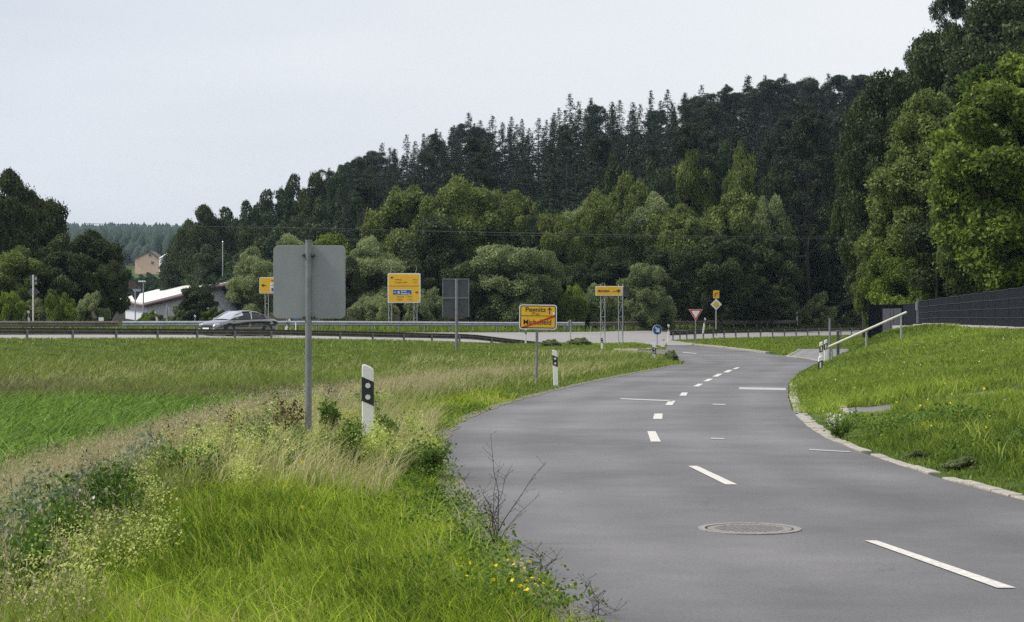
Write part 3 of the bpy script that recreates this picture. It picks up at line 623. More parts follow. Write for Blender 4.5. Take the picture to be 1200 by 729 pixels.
def blades(rg, x, y, h, w, lean, z=None, azi=None, tone=None):
    n = len(x); z = ground(x, y) - .01 if z is None else z
    az = rg.uniform(0, 2 * PI, n) if azi is None else azi; f = rg.uniform(0, 2 * PI, n)
    dx, dy = np.cos(az), np.sin(az); sx_, sy_ = np.cos(f), np.sin(f); ln = lean * h * rg.uniform(.3, 1.5, n)
    def pt(t, s, wd): 
        return np.stack([x + dx * ln * t ** 2 + s * sx_ * wd, y + dy * ln * t ** 2 + s * sy_ * wd, z + h * t * (1 - .28 * np.minimum(ln / h, 1.2) * t)], 1)
    V = np.stack([pt(0, -1, w / 2), pt(0, 1, w / 2), pt(.5, -1, w * .42), pt(.5, 1, w * .42), pt(1, 0, 0)], 1).reshape(-1, 3)
    b = (np.arange(n) * 5)[:, None, None]; F = (np.array([[0, 1, 3], [0, 3, 2], [2, 3, 4]])[None] + b).reshape(-1, 3)
    t = np.clip(rg.normal(.5, .2, n) if tone is None else tone, 0, 1)
    return V, F, np.repeat(t, 3)
def scatter(rg, x0, x1, y0, y1, dens, mask):
    """dens(y) per m2; x0/x1 functions of y"""
    X = []; Y = []
    for a in np.arange(y0, y1, 1.0):
        l, r = float(x0(a)), float(x1(a))
        if r <= l: continue
        n = rg.poisson(dens(a) * (r - l)); X.append(rg.uniform(l, r, n)); Y.append(rg.uniform(a, a + 1, n))
    X = np.concatenate(X); Y = np.concatenate(Y); ok = mask(X, Y); return X[ok], Y[ok]
def merge(parts):
    V = []; F = []; T = []; b = 0
    for v, f, t in parts: V.append(v); F.append(f + b); T.append(t); b += len(v)
    return np.concatenate(V), np.concatenate(F), np.concatenate(T)
def stuff(name, parts, mat, label, cat):
    V, F, T = merge(parts); return obj(name, npmesh(name, V, F, mat, T), label=label, cat=cat, kind='stuff')
def patch(x, y, s=1.0, ph=0.0):
    return .5 + .25 * np.sin(x * .9 * s + 1.7 * np.sin(y * .31 * s + ph)) + .25 * np.sin(y * .53 * s + 2.1 * np.sin(x * .43 * s + ph))
def crest(y): return itp(y, [0, 10, 16, 23, 30, 36, 45, 60], [-2.0, -2.35, -2.9, -3.1, -2.2, -1.7, -.6, 1.2])
rg = np.random.default_rng(77)
# lush verge between the crest line and the road
x, y = scatter(rg, lambda a: crest(a) - .5, lambda a: XL(a) + .12, 8.2, 40, lambda a: float(itp(a, [8, 14, 22, 40], [3400, 2000, 1000, 420])), lambda X, Y: X < XL(Y) + .06 + .1 * np.sin(Y * 5) * np.sin(Y * 1.7))
edge_d = np.clip((XL(y) - x) / .5, .25, 1); h = rg.gamma(9, 1 / 9, len(x)) * .155 * edge_d * (.65 + .7 * patch(x, y, 2.2)); 
P1 = blades(rg, x, y, h, rg.uniform(.004, .009, len(x)) * itp(y, [8, 20, 40], [1, 1.7, 3.2]), .7, azi=rg.normal(-2.2, 1.2, len(x)), tone=.25 + .5 * patch(x, y, 1.6, 1) + rg.normal(0, .3, len(x)))
x, y = scatter(rg, lambda a: crest(a) - .4, lambda a: XL(a) - .2, 8.2, 34, lambda a: 60, lambda X, Y: patch(X, Y, 1.9) > .5)     # longer bent tufts
P2 = blades(rg, x, y, rg.uniform(.22, .4, len(x)), .008, 1.1, tone=rg.normal(.75, .15, len(x)))
stuff('verge_grass', [P1, P2], GR['lush'], 'lush bright green grass on the verge left of the road bend', 'grass')
# clover and small leaves along the road edge
def smallleaves(x, y, zlo, zhi, size, asp=.7, up=.8, mat=None, tone=None):
    n = len(x); P = np.stack([x, y, ground(x, y) + rg.uniform(zlo, zhi, n)], 1) if np.isscalar(zlo) else np.stack([x, y, ground(x, y) + zlo + (zhi - zlo) * rg.random(n)], 1)
    V, F = leaves(rg, P, np.tile([0, 0, up], (n, 1)), size, asp, .7); F = np.concatenate([F[:, [0, 1, 2]], F[:, [0, 2, 3]]]); t = np.clip(rg.normal(.5, .22, n) if tone is None else tone, 0, 1)
    return V, F, np.concatenate([t, t])
x, y = scatter(rg, lambda a: XL(a) - 1.0, lambda a: XL(a) + .16, 8.2, 34, lambda a: 1500 if a < 20 else 600, lambda X, Y: (patch(X, Y, 2.6, 4) > .35) & (rg.random(len(X)) < np.clip((XL(Y) + .15 - X) * 3, 0, 1) * np.clip((X - XL(Y) + 1.1), 0.1, 1)))
stuff('edge_weeds', [smallleaves(x, y, .02, .17, .014)], GR['weed'], 'small dark leaved weeds creeping over the left road edge', 'weeds')
# blond tall grass on the slope beyond the crest
def dry_region(X, Y): return (X < crest(Y) + .25 * np.sin(Y * 2.1)) & (~paved(X, Y))
x, y = scatter(rg, lambda a: -a * .30 - 1, lambda a: crest(a) + .3, 9, 62, lambda a: float(itp(a, [9, 18, 30, 60], [110, 420, 240, 70])), lambda X, Y: dry_region(X, Y) & ((X > -6.5 + .4 * np.sin(Y * .5) + np.clip((Y - 28) * .1, 0, 2.2)) | (Y < 23.5 + .8 * np.sin(X))) & (rg.random(len(X)) < .25 + .9 * patch(X, Y, 1.2, 2)))
h = rg.uniform(.35, .78, len(x)) * itp(x - crest(y), [-3, -1, .3], [1.0, .9, .45]) * itp(x, [-6.5, -5], [1.22, 1]); az = rg.normal(.3, .9, len(x))
wd = itp(y, [9, 20, 60], [.0045, .008, .02])
Pd = blades(rg, x, y, h, wd, .45, azi=az)
n = len(x); ln = .45 * h * .8; hx_, hy_ = x + np.cos(az) * ln * .9, y + np.sin(az) * ln * .9
stuff('dry_grass', [Pd], GR['dry'], 'tall blond grass stalks on the slope between verge and crop field', 'grass')
sel = rg.random(n) < .7; P = np.stack([hx_[sel], hy_[sel], ground(x[sel], y[sel]) + h[sel] * .78], 1)
P = np.repeat(P, 5, 0) + rg.normal(0, 1, (sel.sum() * 5, 3)) * np.array([.02, .02, .06]); V, F = leaves(rg, P, np.tile([1, 0, .2], (len(P), 1)), .018, .3, .6, droop=.5)
sc = itp(np.repeat(y[sel], 5), [9, 60], [1, 1]); F = np.concatenate([F[:, [0, 1, 2]], F[:, [0, 2, 3]]])
stuff('grass_seed_heads', [(V, F, np.full(len(F), .5) + rg.normal(0, .2, len(F)))], GR['seed'], 'pale seed heads nodding over the blond grass on the slope', 'grass')
# green undergrowth mixed through the slope
x, y = scatter(rg, lambda a: -a * .30 - 1, lambda a: crest(a) + .3, 8.5, 60, lambda a: float(itp(a, [9, 18, 30, 60], [900, 500, 200, 70])), lambda X, Y: dry_region(X, Y) & ((X > -6.6 + np.clip((Y - 28) * .1, 0, 2.2)) | (Y < 24)))
Pg = blades(rg, x, y, rg.uniform(.15, .5, len(x)), itp(y, [9, 20, 60], [.007, .012, .03]), .6)
stuff('slope_undergrowth', [Pg], GR['field'], 'green grass growing between the blond stalks on the slope', 'grass')
x, y = scatter(rg, lambda a: crest(a) + .1, lambda a: -1.1, 16, 29, lambda a: 330, lambda X, Y: rg.random(len(X)) < .4 + .7 * patch(X, Y, 2, 3))
stuff('sign_foot_grass', [blades(rg, x, y, rg.uniform(.25, .62, len(x)), .008, .6, azi=rg.normal(.3, 1.0, len(x)))], GR['dry'], 'longer straw coloured grass round the large sign pole and near marker post', 'grass')
# leafy weed clumps and bedstraw along the crest
def clump(cx, cy, r, h, n, size, asp=.6, stems=30):
    """a leafy weed: stems with leaves up their length"""
    az = rg.uniform(0, 2 * PI, stems); out = rg.uniform(.1, 1, stems) * r; hh = h * rg.uniform(.6, 1.05, stems) * (1 - .3 * out / r); z0 = gz(cx, cy)
    k = rg.integers(0, stems, n); t = rg.uniform(.2, 1, n) ** .8
    P = np.stack([cx + np.cos(az[k]) * out[k] * t, cy + np.sin(az[k]) * out[k] * t, z0 + hh[k] * t], 1) + rg.normal(0, .028, (n, 3))
    V, F = leaves(rg, P, np.tile([0, 0, .6], (n, 1)), size, asp, .8); F = np.concatenate([F[:, [0, 1, 2]], F[:, [0, 2, 3]]]); tt = np.clip(rg.normal(.5, .22, n), 0, 1)
    return V, F, np.concatenate([tt, tt])
dk = []; bd = []; br = []; gy_ = []
for i in range(150):
    Y = rg.uniform(9, 34); X = crest(Y) - abs(rg.normal(0, .55)) - .05 if Y > 12 else -2.5 - rg.random() * .9
    q = rg.random()
    if Y < 17 and q < .7: dk.append(clump(X - .2, Y, rg.uniform(.12, .3), rg.uniform(.35, .7), 420, .022))
    elif q < .2: dk.append(clump(X, Y, rg.uniform(.12, .28), rg.uniform(.3, .6), 320, .024))
    elif q < .66: bd.append(clump(X + .1, Y, rg.uniform(.14, .34), rg.uniform(.3, .62), 520, .011, .7, 26))
    elif q < .8: br.append(clump(X, Y, .08, rg.uniform(.5, .85), 120, .013, .6, 5))
    else: gy_.append(clump(X - .5, Y, .3, rg.uniform(.4, .75), 260, .03, .35))
for i in range(70):
    Y = rg.uniform(9, 16); X = crest(Y) - rg.uniform(.1, 1.6); (dk if i % 5 < 3 else bd).append(clump(X, Y, rg.uniform(.15, .3), rg.uniform(.3, .62), 520 if i % 5 < 3 else 420, .016 if i % 5 < 3 else .011, .6, 22))
for i in range(34):                       # pale bloom sprinkled over the dark weeds, bottom left
    bd.append(clump(-2.15 - rg.random() * .9, rg.uniform(9.6, 13), .22, rg.uniform(.35, .7), 110, .010, .7, 8))
for i in range(150):
    X, Y = unproj(rg.uniform(215, 505), rg.uniform(522, 556)); Y += rg.uniform(-2, 2)
    q = rg.random()
    (bd if q < .62 else dk).append(clump(X, Y, rg.uniform(.12, .3), rg.uniform(.22, .5), 420 if q < .62 else 240, .011 if q < .62 else .018, .7, 18))
for i in range(12): (bd if i % 3 else dk).append(clump(-1.50 + rg.uniform(-.22, .2), rg.uniform(18.7, 19.3), .17, rg.uniform(.52, .68), 1300, .012, .7, 20))
for i in range(9): (dk if i % 3 else bd).append(clump(-2.2 + rg.uniform(-.25, .25), rg.uniform(19.3, 20.0), .16, rg.uniform(.3, .46), 600, .014, .7, 18))
stuff('leafy_weeds', dk, GR['weed'], 'dark leafy weeds crowding the top of the slope at the left', 'weeds')
stuff('bedstraw', bd, GR['bed'], 'pale yellow-green bedstraw in bloom along the top of the slope', 'wildflowers')
stuff('dock_stalks', br, GR['brown'], 'brown dock stalks gone to seed along the slope', 'weeds')
stuff('grey_weeds', gy_, GR['maizeg'], 'grey-green nettle like weeds at the field side of the slope', 'weeds')
# maize
mp_ = []; x = []; y = []
for row in np.arange(-34, -4.2, .62):
    ys = np.arange(24, 57, .2); xs = row + (ys - 19) * .02 + rg.normal(0, .04, len(ys)); x.append(xs); y.append(ys + rg.normal(0, .04, len(ys)))
x = np.concatenate(x); y = np.concatenate(y); ok = (x < -6.5 - .3 * np.sin(y * .5) + np.clip((y - 28) * .1, 0, 2.2)) & (x > -.29 * y - 1.0) ; x = x[ok]; y = y[ok]
for k in range(11):
    hh = rg.uniform(.28, .62, len(x)) * (.9 + .25 * patch(x, y, .5)); a = rg.uniform(0, 2 * PI) + k * 1.3 + rg.normal(0, .5, len(x))
    mp_.append(blades(rg, x, y, hh, rg.uniform(.028, .05, len(x)), 1.1, azi=a, tone=rg.normal(.45, .32, len(x))))
stuff('maize_crop', mp_, GR['maize'], 'rows of young green maize filling the low field on the left', 'crop')
# meadow from the crop up to the main road, and round the town sign
def meadow_mask(X, Y): return (~paved(X, Y)) & (Y < Nn(X) - .3) & ~((Y < 57) & (X < -4.2)) & (X < roadL(Y) + .1) 
x, y = scatter(rg, lambda a: -.29 * a - 1, lambda a: roadL(a) + .05, 40, 128, lambda a: float(itp(a, [30, 50, 80, 128], [260, 150, 75, 45])), lambda X, Y: meadow_mask(X, Y) & ~((X > 4) & (Y > 116)))
near_edge = np.clip((roadL(y) - x) / 1.2, .3, 1)
band = np.exp(-((y - 68 - x * .4) / 11) ** 2)
h = rg.uniform(.12, .26, len(x)) * near_edge * (.75 + 1.3 * band) * (.7 + .6 * patch(x, y, .5)); w = itp(y, [30, 60, 128], [.018, .03, .055])
stuff('meadow_grass', [blades(rg, x, y, h, w, .6)], GR['field'], 'green meadow grass between the crop field and the main road', 'grass')
x, y = scatter(rg, lambda a: -.29 * a - 1, lambda a: roadL(a) - .8, 26, 112, lambda a: float(itp(a, [26, 50, 80, 112], [90, 60, 30, 5])), lambda X, Y: meadow_mask(X, Y) & ((X > -4.3) | (Y > 57)) & (rg.random(len(X)) < np.exp(-((Y - 66 - X * .5) / 12) ** 2) * (.3 + patch(X, Y, .4)) + .35 * (X > crest(np.minimum(Y, 60)) - 6) * patch(X, Y, .9) * (Y < 95)))
stuff('blond_meadow_stalks', [blades(rg, x, y, rg.uniform(.22, .5, len(x)), itp(y, [26, 60, 110], [.008, .018, .035]), .7, azi=rg.normal(.2, .9, len(x)))], GR['dry'], 'band of dry blond stalks behind the crop and round the town sign', 'grass')
x, y = scatter(rg, lambda a: -.29 * a - 1, lambda a: -5.0, 56.5, 66, lambda a: 110, lambda X, Y: meadow_mask(X, Y) & (rg.random(len(X)) < np.exp(-((Y - 59) / 3.5) ** 2)))
stuff('rough_meadow_edge', [blades(rg, x, y, rg.uniform(.25, .62, len(x)), .03, .8)], gm('grass_rough', (.045, .05, .02), (.26, .24, .11), .3), 'rough brownish grass along the foot of the meadow just behind the crop', 'grass')
# right bank
x, y = scatter(rg, lambda a: XR(a) + .12 if a < 77 else itp(a, TOEd, TOEx) + .2, lambda a: .29 * a + 1, 13, 112, lambda a: float(itp(a, [13, 22, 35, 60, 112], [1500, 900, 420, 150, 50])), lambda X, Y: (~paved(X, Y)) & (rg.random(len(X)) < np.clip((X - XR(Y)) / .5, .45, 1)))
h = rg.uniform(.07, .2, len(x)) * (.6 + .9 * patch(x, y, 1.2, 3)) * np.where((y > 25.5) & (y < 33) & (x < XR(y) + 1.5), .3, 1) * np.where((y < 24) & (x - XR(y) > .9), 1.25, 1) * np.clip((x - XR(y)) / .7, .6, 1); w = itp(y, [13, 30, 60, 112], [.009, .018, .032, .055])
Pb = blades(rg, x, y, h, w, .6, tone=.2 + .55 * patch(x, y, .45, 5) + rg.normal(0, .18, len(x)))
x, y = scatter(rg, lambda a: XR(a) + .9, lambda a: .29 * a + 1, 15, 36, lambda a: 50, lambda X, Y: (~paved(X, Y)) & (patch(X, Y, 1.4, 3) > .45) & ~((Y > 25.5) & (Y < 34) & (X < 7.9)))
stuff('bank_grass', [Pb, blades(rg, x, y, rg.uniform(.2, .36, len(x)), .016, .9, tone=rg.normal(.7, .15, len(x)))], GR['bank'], 'green grass on the bank right of the road', 'grass')
x, y = scatter(rg, lambda a: XR(a) + .5, lambda a: XR(a) + 2.2, 14, 30, lambda a: 420, lambda X, Y: (~paved(X, Y)) & (patch(X, Y, 2, 7) > .5) & ~((Y > 27) & (Y < 34.5) & (X > XR(Y) + .7)))
stuff('bank_weeds', [smallleaves(x, y, .03, .25, .022)], GR['weed'], 'low leafy weeds behind the kerb on the right', 'weeds')
# triangle of grass by the yield sign, and the strip behind the main road
x, y = scatter(rg, lambda a: 8, lambda a: .30 * a, 84, 165, lambda a: 55, lambda X, Y: (~paved(X, Y)) & (Y < Nn(X) - .3) & (X > roadR(Y) + .3) & ~((Y < 104) & (X > itp(Y, TOEd, TOEx) - .1)))
x2, y2 = scatter(rg, lambda a: 4.4, lambda a: 8.6, 104, 126, lambda a: 70, lambda X, Y: on_island(X, Y))
xx = np.concatenate([x, x2]); yy = np.concatenate([y, y2])
stuff('junction_grass', [blades(rg, xx, yy, rg.uniform(.08, .2, len(xx)), .06, .5)], GR['bank'], 'mown grass on the triangle and island at the junction', 'grass')
X = []; Y = []
x = rg.uniform(-60, 60, 26000); n = Nn(x) + HW; y = n + .6 + rg.uniform(0, 1, len(x)) ** 1.3 * 16
sel = x > -30
stuff('roadside_tall_grass', [blades(rg, x, y, rg.uniform(.25, .8, len(x)) * np.clip((y - n) / 5, .4, 1.3), .07, .5)], GR['field'], 'tall rough grass behind the far guardrail', 'grass')
# blooms
def dots(n, fx, y0, y1, z0, z1, size): 
    Y = rg.uniform(y0, y1, n); X = np.array([fx(v) for v in Y]); ok = ~paved(X, Y); return smallleaves(X[ok], Y[ok], z0, z1, size, 1.0)
cl = []
for i in range(15):
    Y = rg.uniform(10, 11.4); X = float(XL(Y)) - rg.uniform(.05, .5); m = rg.integers(2, 6); cl.append(smallleaves(X + rg.normal(0, .03, m), Y + rg.normal(0, .03, m), .12, .2, .011, 1.0))
stuff('yellow_flowers', cl + [dots(150, lambda v: XR(v) + rg.uniform(.8, .22 * v), 15, 40, .12, .24, .018), dots(30, lambda v: crest(v) + rg.uniform(-.6, 1.5), 10, 26, .2, .35, .013)], GR['yel'], 'small yellow flowers dotted in the grass on both sides', 'flowers')
stuff('white_flowers', [dots(150, lambda v: XR(v) + rg.uniform(.8, 7), 24, 74, .12, .3, .016), dots(60, lambda v: crest(v) + rg.uniform(-.8, .3), 10, 30, .3, .5, .012)], GR['white'], 'small white flowers dotted over the banks', 'flowers')

# ================================================================== OBJECTS
# ---------------------------------------------------------------- guardrails
def guardrail(label, pts, mat, face=-1, spacing=2.7, ztop=None, drop_end=None, name='guardrail', postmat='galvd', sink=0.0):
    """W-beam on posts following pts [(x, y)], top .75 above the ground"""
    P = [Vector((x, y, 0)) for x, y in pts]; acc = []
    for a, b in zip(P[:-1], P[1:]):
        n = max(1, int((b - a).length / 1.0)); acc += [a.lerp(b, i / n) for i in range(n)]
    acc.append(P[-1]); dist = [0]
    for a, b in zip(acc[:-1], acc[1:]): dist.append(dist[-1] + (b - a).length)
    X = [p.x for p in acc]; Y = [p.y for p in acc]; T = dist[-1]
    def at(s):
        x, y = float(np.interp(s, dist, X)), float(np.interp(s, dist, Y)); z = gz(x, y) - sink
        if drop_end and s > T - drop_end: z -= (s - T + drop_end) / drop_end * .58
        return Vector((x, y, z))
    root = empty(name, at(0), label=label, cat='guardrail'); o0 = at(0)
    prof = [(.0, .445), (.035, .47), (.08, .53), (.035, .58), (.0, .60), (.035, .62), (.08, .67), (.035, .73), (.0, .755)]
    V = []; F = []; S = np.arange(0, T, 1.0); n = len(prof)
    for s in S:
        p = at(s); t = (at(min(s + .5, T)) - at(max(s - .5, 0))); t.z = 0; t.normalize(); nrm = Vector((t.y, -t.x, 0)) * (1 if face < 0 else -1)
        for off in (0, .012):
            for a, z in prof: V.append(p + nrm * (.05 + a + off) + Vector((0, 0, z)) - o0)
    k = 2 * n
    for i in range(len(S) - 1):
        for j in range(n - 1):
            a = i * k + j; F.append((a, a + 1, a + 1 + k, a + k)); b = a + n; F.append((b, b + k, b + 1 + k, b + 1))
        for j in (0, n - 1): a = i * k + j; F.append((a, a + n, a + n + k, a + k))
    mb = MB(); mb.v = [tuple(v) for v in V]; mb.f = F; mb.build('beam', mat, root)
    s = .4; pm = MB().box((0, 0, .2), (.10, .08, .95)); blk = MB().box((0, 0, .60), (.12, .14, .18)); pme = None
    while s < T - (drop_end * .5 if drop_end else .2):
        p = at(s) - o0; t = at(min(s + .5, T)) - at(max(s - .5, 0)); an = math.atan2(t.y, t.x)
        if pme is None:
            a = pm.build('post', postmat, root); pme = a.data
        else: a = obj('post', pme, root)
        a.location = p; a.rotation_euler = (0, 0, an); s += spacing
    return root
def off_main(x0, x1, off, st=2.0):
    return [(x, float(Nn(x)) + off) for x in np.arange(x0, x1 + .01, st)]
guardrail('brown near guardrail running from the left edge past the car to the town sign', off_main(-60, -6, -1.4) + [(-3.5, 114.5), (-1, 117), (1.2, 119.5), (3.2, 122.5)], 'railb', face=1, spacing=2.75, drop_end=9, sink=.19)
guardrail('near guardrail on the right starting by the yield sign and vanishing behind the bank', [(11.2, 132), (13, 136.5)] + off_main(14.5, 42, -1.4), 'railb', face=1, spacing=1.7)
guardrail('far guardrail at the left edge of the picture ending by the round grey sign back', off_main(-60, -21.0, HW + .7), 'railb', spacing=2.7)
guardrail('silver far guardrail running from behind the car to behind the town sign', off_main(-22.4, 5.6, HW + 1.4), 'rail', spacing=2.7)
guardrail('dark brown far guardrail right of the town sign', off_main(5.9, 46, HW + 1.4), 'railb', spacing=1.8)
guardrail('short silver guardrail in front of the white hall', [(-29, 142), (-24, 139.5), (-18, 138), (-12.0, 137.5)], 'rail', spacing=4)

# ---------------------------------------------------------------- delineator posts
def delineator(px, ytop, d, label, tilt=0.0, dots=2, flip=False, h=1.0, rz=0.0, small=False):
    x = px2(px, d); z = zpx(ytop, d) - h * math.cos(tilt)
    root = empty('delineator_post', (x, d, z), rz, label=label, cat='marker post'); root.rotation_euler = (0, tilt, rz)
    s = -1 if flip else 1; w = .06
    MB().prism([(-w, -.15 if not small else 0), (w, -.15 if not small else 0), (w, h - (.05 if s > 0 else 0)), (w * .55, h - (.028 if s > 0 else 0)), (-w * .55, h - (.0 if s > 0 else .028)), (-w, h - (.0 if s > 0 else .05) - .008)], -.045, .045).build('post', 'postw', root, bevel=.008)
    zt = h - .155; k = .055 * s
    MB().prism([(-w - .003, zt - .25 + k / 2), (w + .003, zt - .25 - k / 2), (w + .003, zt - k / 2), (-w - .003, zt + k / 2)], -.049, .049).build('black_band', 'postb', root)
    if dots == 2:
        for q in (-.065, -.185): MB().tube((0, -.05, zt + q), (0, -.056, zt + q), .027, n=14).build('reflector', 'refl', root)
    else: MB().box((0, -.052, zt - .125), (.045, .008, .17)).build('reflector', 'refl', root, bevel=.003)
    return root
delineator(431, 427, 19.6, 'black banded marker post nearest, in the weeds right of the large sign pole', rz=.1)
delineator(651.5, 410, 47, 'leaning white marker post right of the town sign pole', tilt=-.03)
delineator(766.5, 402.5, 73, 'marker post on the tip of grass where the road bends left', flip=False)
delineator(705.5, 393, 103, 'small white marker post between the lattice sign legs')
delineator(783.5, 380, 118, 'marker post left of the yield sign')
delineator(824, 372.5, 136, 'tilted marker post right of the yield sign', tilt=.16)
delineator(960.3, 417, 57, 'nearest marker post at the foot of the white rail', dots=1, flip=True, tilt=.03)
delineator(962.2, 400.5, 74, 'middle marker post of three at the foot of the white rail', dots=1, flip=True)
delineator(967.5, 398, 77, 'rearmost marker post of three, touching the end of the white rail', dots=1, flip=True)
delineator(934, 365.5, 172, 'white marker post showing above the far guardrail at the right')
delineator(34.5, 364, 112, 'marker post left of the sign pole behind the left guardrail', tilt=-.06)
delineator(228.5, 369, 128, 'marker post showing above the guardrail left of the car')
delineator(332, 374, 104, 'leaning white marker post behind the tail of the car', tilt=.38)
delineator(616, 384, 119, 'white marker post below the left half of the town sign')
delineator(185, 365, 140, 'tilted marker post in front of the white hall', tilt=-.2)

# ---------------------------------------------------------------- signs
def sign_root(name, px, d, label, base=None, cat='road sign', rz=0.0):
    x = px2(px, d); return empty(name, (x, d, gz(x, d) if base is None else base), rz, label=label, cat=cat)
def panel(root, w, h, cz, mat, back='alu', r=.04, th=.03, name='panel', y=0.0, cx=0.0, rim=None):
    p = MB().prism(rrect(w, h, r, cx, cz), y - th / 2, y + th / 2).build(name, mat, root)
    return p
# large grey sign back, near
r = sign_root('road_sign', 361.5, 20.3, 'large square grey sign back on a steel pole in the near weeds', rz=-.05)
zb = r.location.z; k = 20.3 / FPX
zt, zl = zpx(288, 20.3) - zb, zpx(373, 20.3) - zb
panel(r, 84 * k, zt - zl, (zt + zl) / 2, 'alu', r=.05, th=.012, y=.05)
MB().prism(rrect(84 * k + .012, zt - zl + .012, .055, 0, (zt + zl) / 2), .06, .066).build('rim', 'galv', r)
MB().tube((0, 0, -.3), (0, 0, zpx(283, 20.3) - zb), .036, n=16).build('pole', 'galvd', r, smooth=False)
MB().tube((0, 0, zpx(283, 20.3) - zb - .002), (0, 0, zpx(283, 20.3) - zb + .018), .038, n=16).build('pole_cap', 'galvd', r)
for zz in (zt - .10, zl + .01):
    c = MB().box((0, .012, zz), (.13, .075, .03)); c.tube((-.055, -.04, zz), (-.055, .04, zz), .012); c.tube((.055, -.04, zz), (.055, .04, zz), .012); c.build('clamp', 'alud', r, bevel=.004)
# dark sign back, middle distance
d = 101; r = sign_root('road_sign', 534, d, 'dark grey back of an upright sign panel left of the town sign'); zb = r.location.z; k = d / FPX
zt, zl = zpx(327, d) - zb, zpx(371.5, d) - zb
panel(r, 30.5 * k, zt - zl, (zt + zl) / 2, 'alud', th=.03, y=.12, r=.06); f = MB()
for q in (-1, 1): f.box((q * 15.2 * k, .1, (zt + zl) / 2), (.05, .08, zt - zl))
f.box((0, .1, zt), (30.6 * k, .08, .05)); f.build('frame', 'galvd', r)
MB().box((0, .03, (zt + zl) / 2), (29 * k, .06, .07)).build('cross_bar', 'galvd', r)
MB().tube((.05, -.05, -.3), (.05, -.05, zt + .02), .085, n=12).build('pole', 'galvd', r)
# town sign
d = 47.5; r = sign_root('town_sign', 629.5, d, 'yellow town exit sign reading Pegnitz 11 km with Michelfeld crossed out in red', rz=-.0); zb = r.location.z; k = d / FPX
zt, zl = zpx(357, d) - zb, zpx(386, d) - zb; W_ = 44 * k; H_ = zt - zl; cz = (zt + zl) / 2; r.rotation_euler = (0, .012, .0)
panel(r, W_, H_, cz, 'white', r=.07, th=.03, name='frame'); f = MB().prism(rrect(W_ - .05, H_ - .05, .05, 0, cz), -.019, -.016); f.build('black_border', 'black', r)
MB().prism(rrect(W_ - .10, H_ - .10, .02, 0, cz), -.024, -.020).build('panel', 'yellow', r)
MB().box((0, -.027, cz + .03), (W_ - .10, .004, .014)).build('divider', 'black', r)
ix = -W_ / 2 + .05
text('Pegnitz', .165, 'black', r, ix + .10, -.028, cz + .135, sx=1.1, bold=.002); text('11 km', .085, 'black', r, ix + .25, -.028, cz + .05)
text('Michelfeld', .185, 'black', r, ix + .05, -.028, cz - .19, sx=.95, bold=.002)
MB().box((.29, -.028, cz + .155), (.022, .005, .17)).add([(.24, -.03, cz + .19), (.25, -.03, cz + .165), (.29, -.03, cz + .215), (.33, -.03, cz + .165), (.34, -.03, cz + .19), (.29, -.03, cz + .25)], [(0, 1, 2, 5), (5, 2, 3, 4)]).build('arrow', 'black', r)
hw, hh = W_ / 2 - .05, H_ / 2 - .05
MB().prism([(-hw, cz - hh), (-hw + .12, cz - hh), (hw, cz + .0), (hw, cz + .055)], -.036, -.032).build('red_slash', 'red', r)
MB().tube((hw - .03, -.04, cz + .09), (hw - .03, -.03, cz + .09), .032, n=10).build('sticker', 'white', r)
MB().tube((-.02, .05, -.3), (-.02, .05, zt - .05), .035, n=10).build('pole', 'galvd', r)
# lattice legs
def lattice(mb, x, y, z0, z1, w=.24, rr=.03, dy=0, step=.9):
    mb.tube((x - w / 2, y, z0), (x - w / 2, y, z1), rr, n=6).tube((x + w / 2, y + dy, z0), (x + w / 2, y + dy, z1), rr, n=6)
    z = z0 + .5; s = 1
    while z < z1 - .3: mb.tube((x - w / 2, y, z), (x + w / 2, y + dy, z), rr * .6, n=5).tube((x - s * w / 2, y, z), (x + s * w / 2, y + dy, z + step), rr * .45, n=5); z += step; s = -s
    return mb
# large yellow direction sign
d = 132; r = sign_root('direction_sign', 473.5, d, 'large square yellow direction sign with a blue motorway field behind the guardrail'); zb = r.location.z; k = d / FPX
zt, zl = zpx(320.2, d) - zb, zpx(355, d) - zb; W_ = 38.5 * k; cz = (zt + zl) / 2; H_ = zt - zl
panel(r, W_, H_, cz, 'white', r=.1, th=.05, name='frame'); MB().prism(rrect(W_ - .14, H_ - .14, .06, 0, cz), -.036, -.03).build('panel', 'yellow', r)
zm = cz + .14
MB().box((0, -.038, zm), (W_ - .14, .005, .028)).build('divider', 'black', r)
bx, bz, bw, bh = -.13, zm - .44, 1.32, .34
MB().prism(rrect(bw + .04, bh + .04, .06, bx, bz), -.040, -.037).build('blue_field_border', 'white', r); MB().prism(rrect(bw, bh, .05, bx, bz), -.046, -.041).build('blue_field', 'blue', r)
text('A9', .16, 'white', r, bx - .62, -.05, bz - .06); text('Berlin', .15, 'white', r, bx - .07, -.05, bz + .03, bold=.004); text('Nürnberg', .15, 'white', r, bx - .07, -.05, bz - .13, bold=.004)
MB().prism([(bx - .34, bz - .1), (bx - .28, bz - .1), (bx - .25, bz + .0), (bx - .22, bz - .1), (bx - .16, bz - .1), (bx - .21, bz + .08), (bx - .25, bz + .11), (bx - .29, bz + .08)], -.052, -.048).build('motorway_symbol', 'white', r)
def arrow(root, cx, cz, s, dirx, mat='black', y=-.045, ang=None):
    a = (0 if dirx > 0 else PI) if ang is None else ang
    pts = [(-.5, .11), (.08, .11), (-.12, .34), (.12, .34), (.5, 0), (.12, -.34), (-.12, -.34), (.08, -.11), (-.5, -.11)]
    p = [(cx + s * (x * math.cos(a) - z * math.sin(a)), cz + s * (x * math.sin(a) + z * math.cos(a))) for x, z in pts]
    return MB().prism(p, y, y + .006).build('arrow', mat, root)
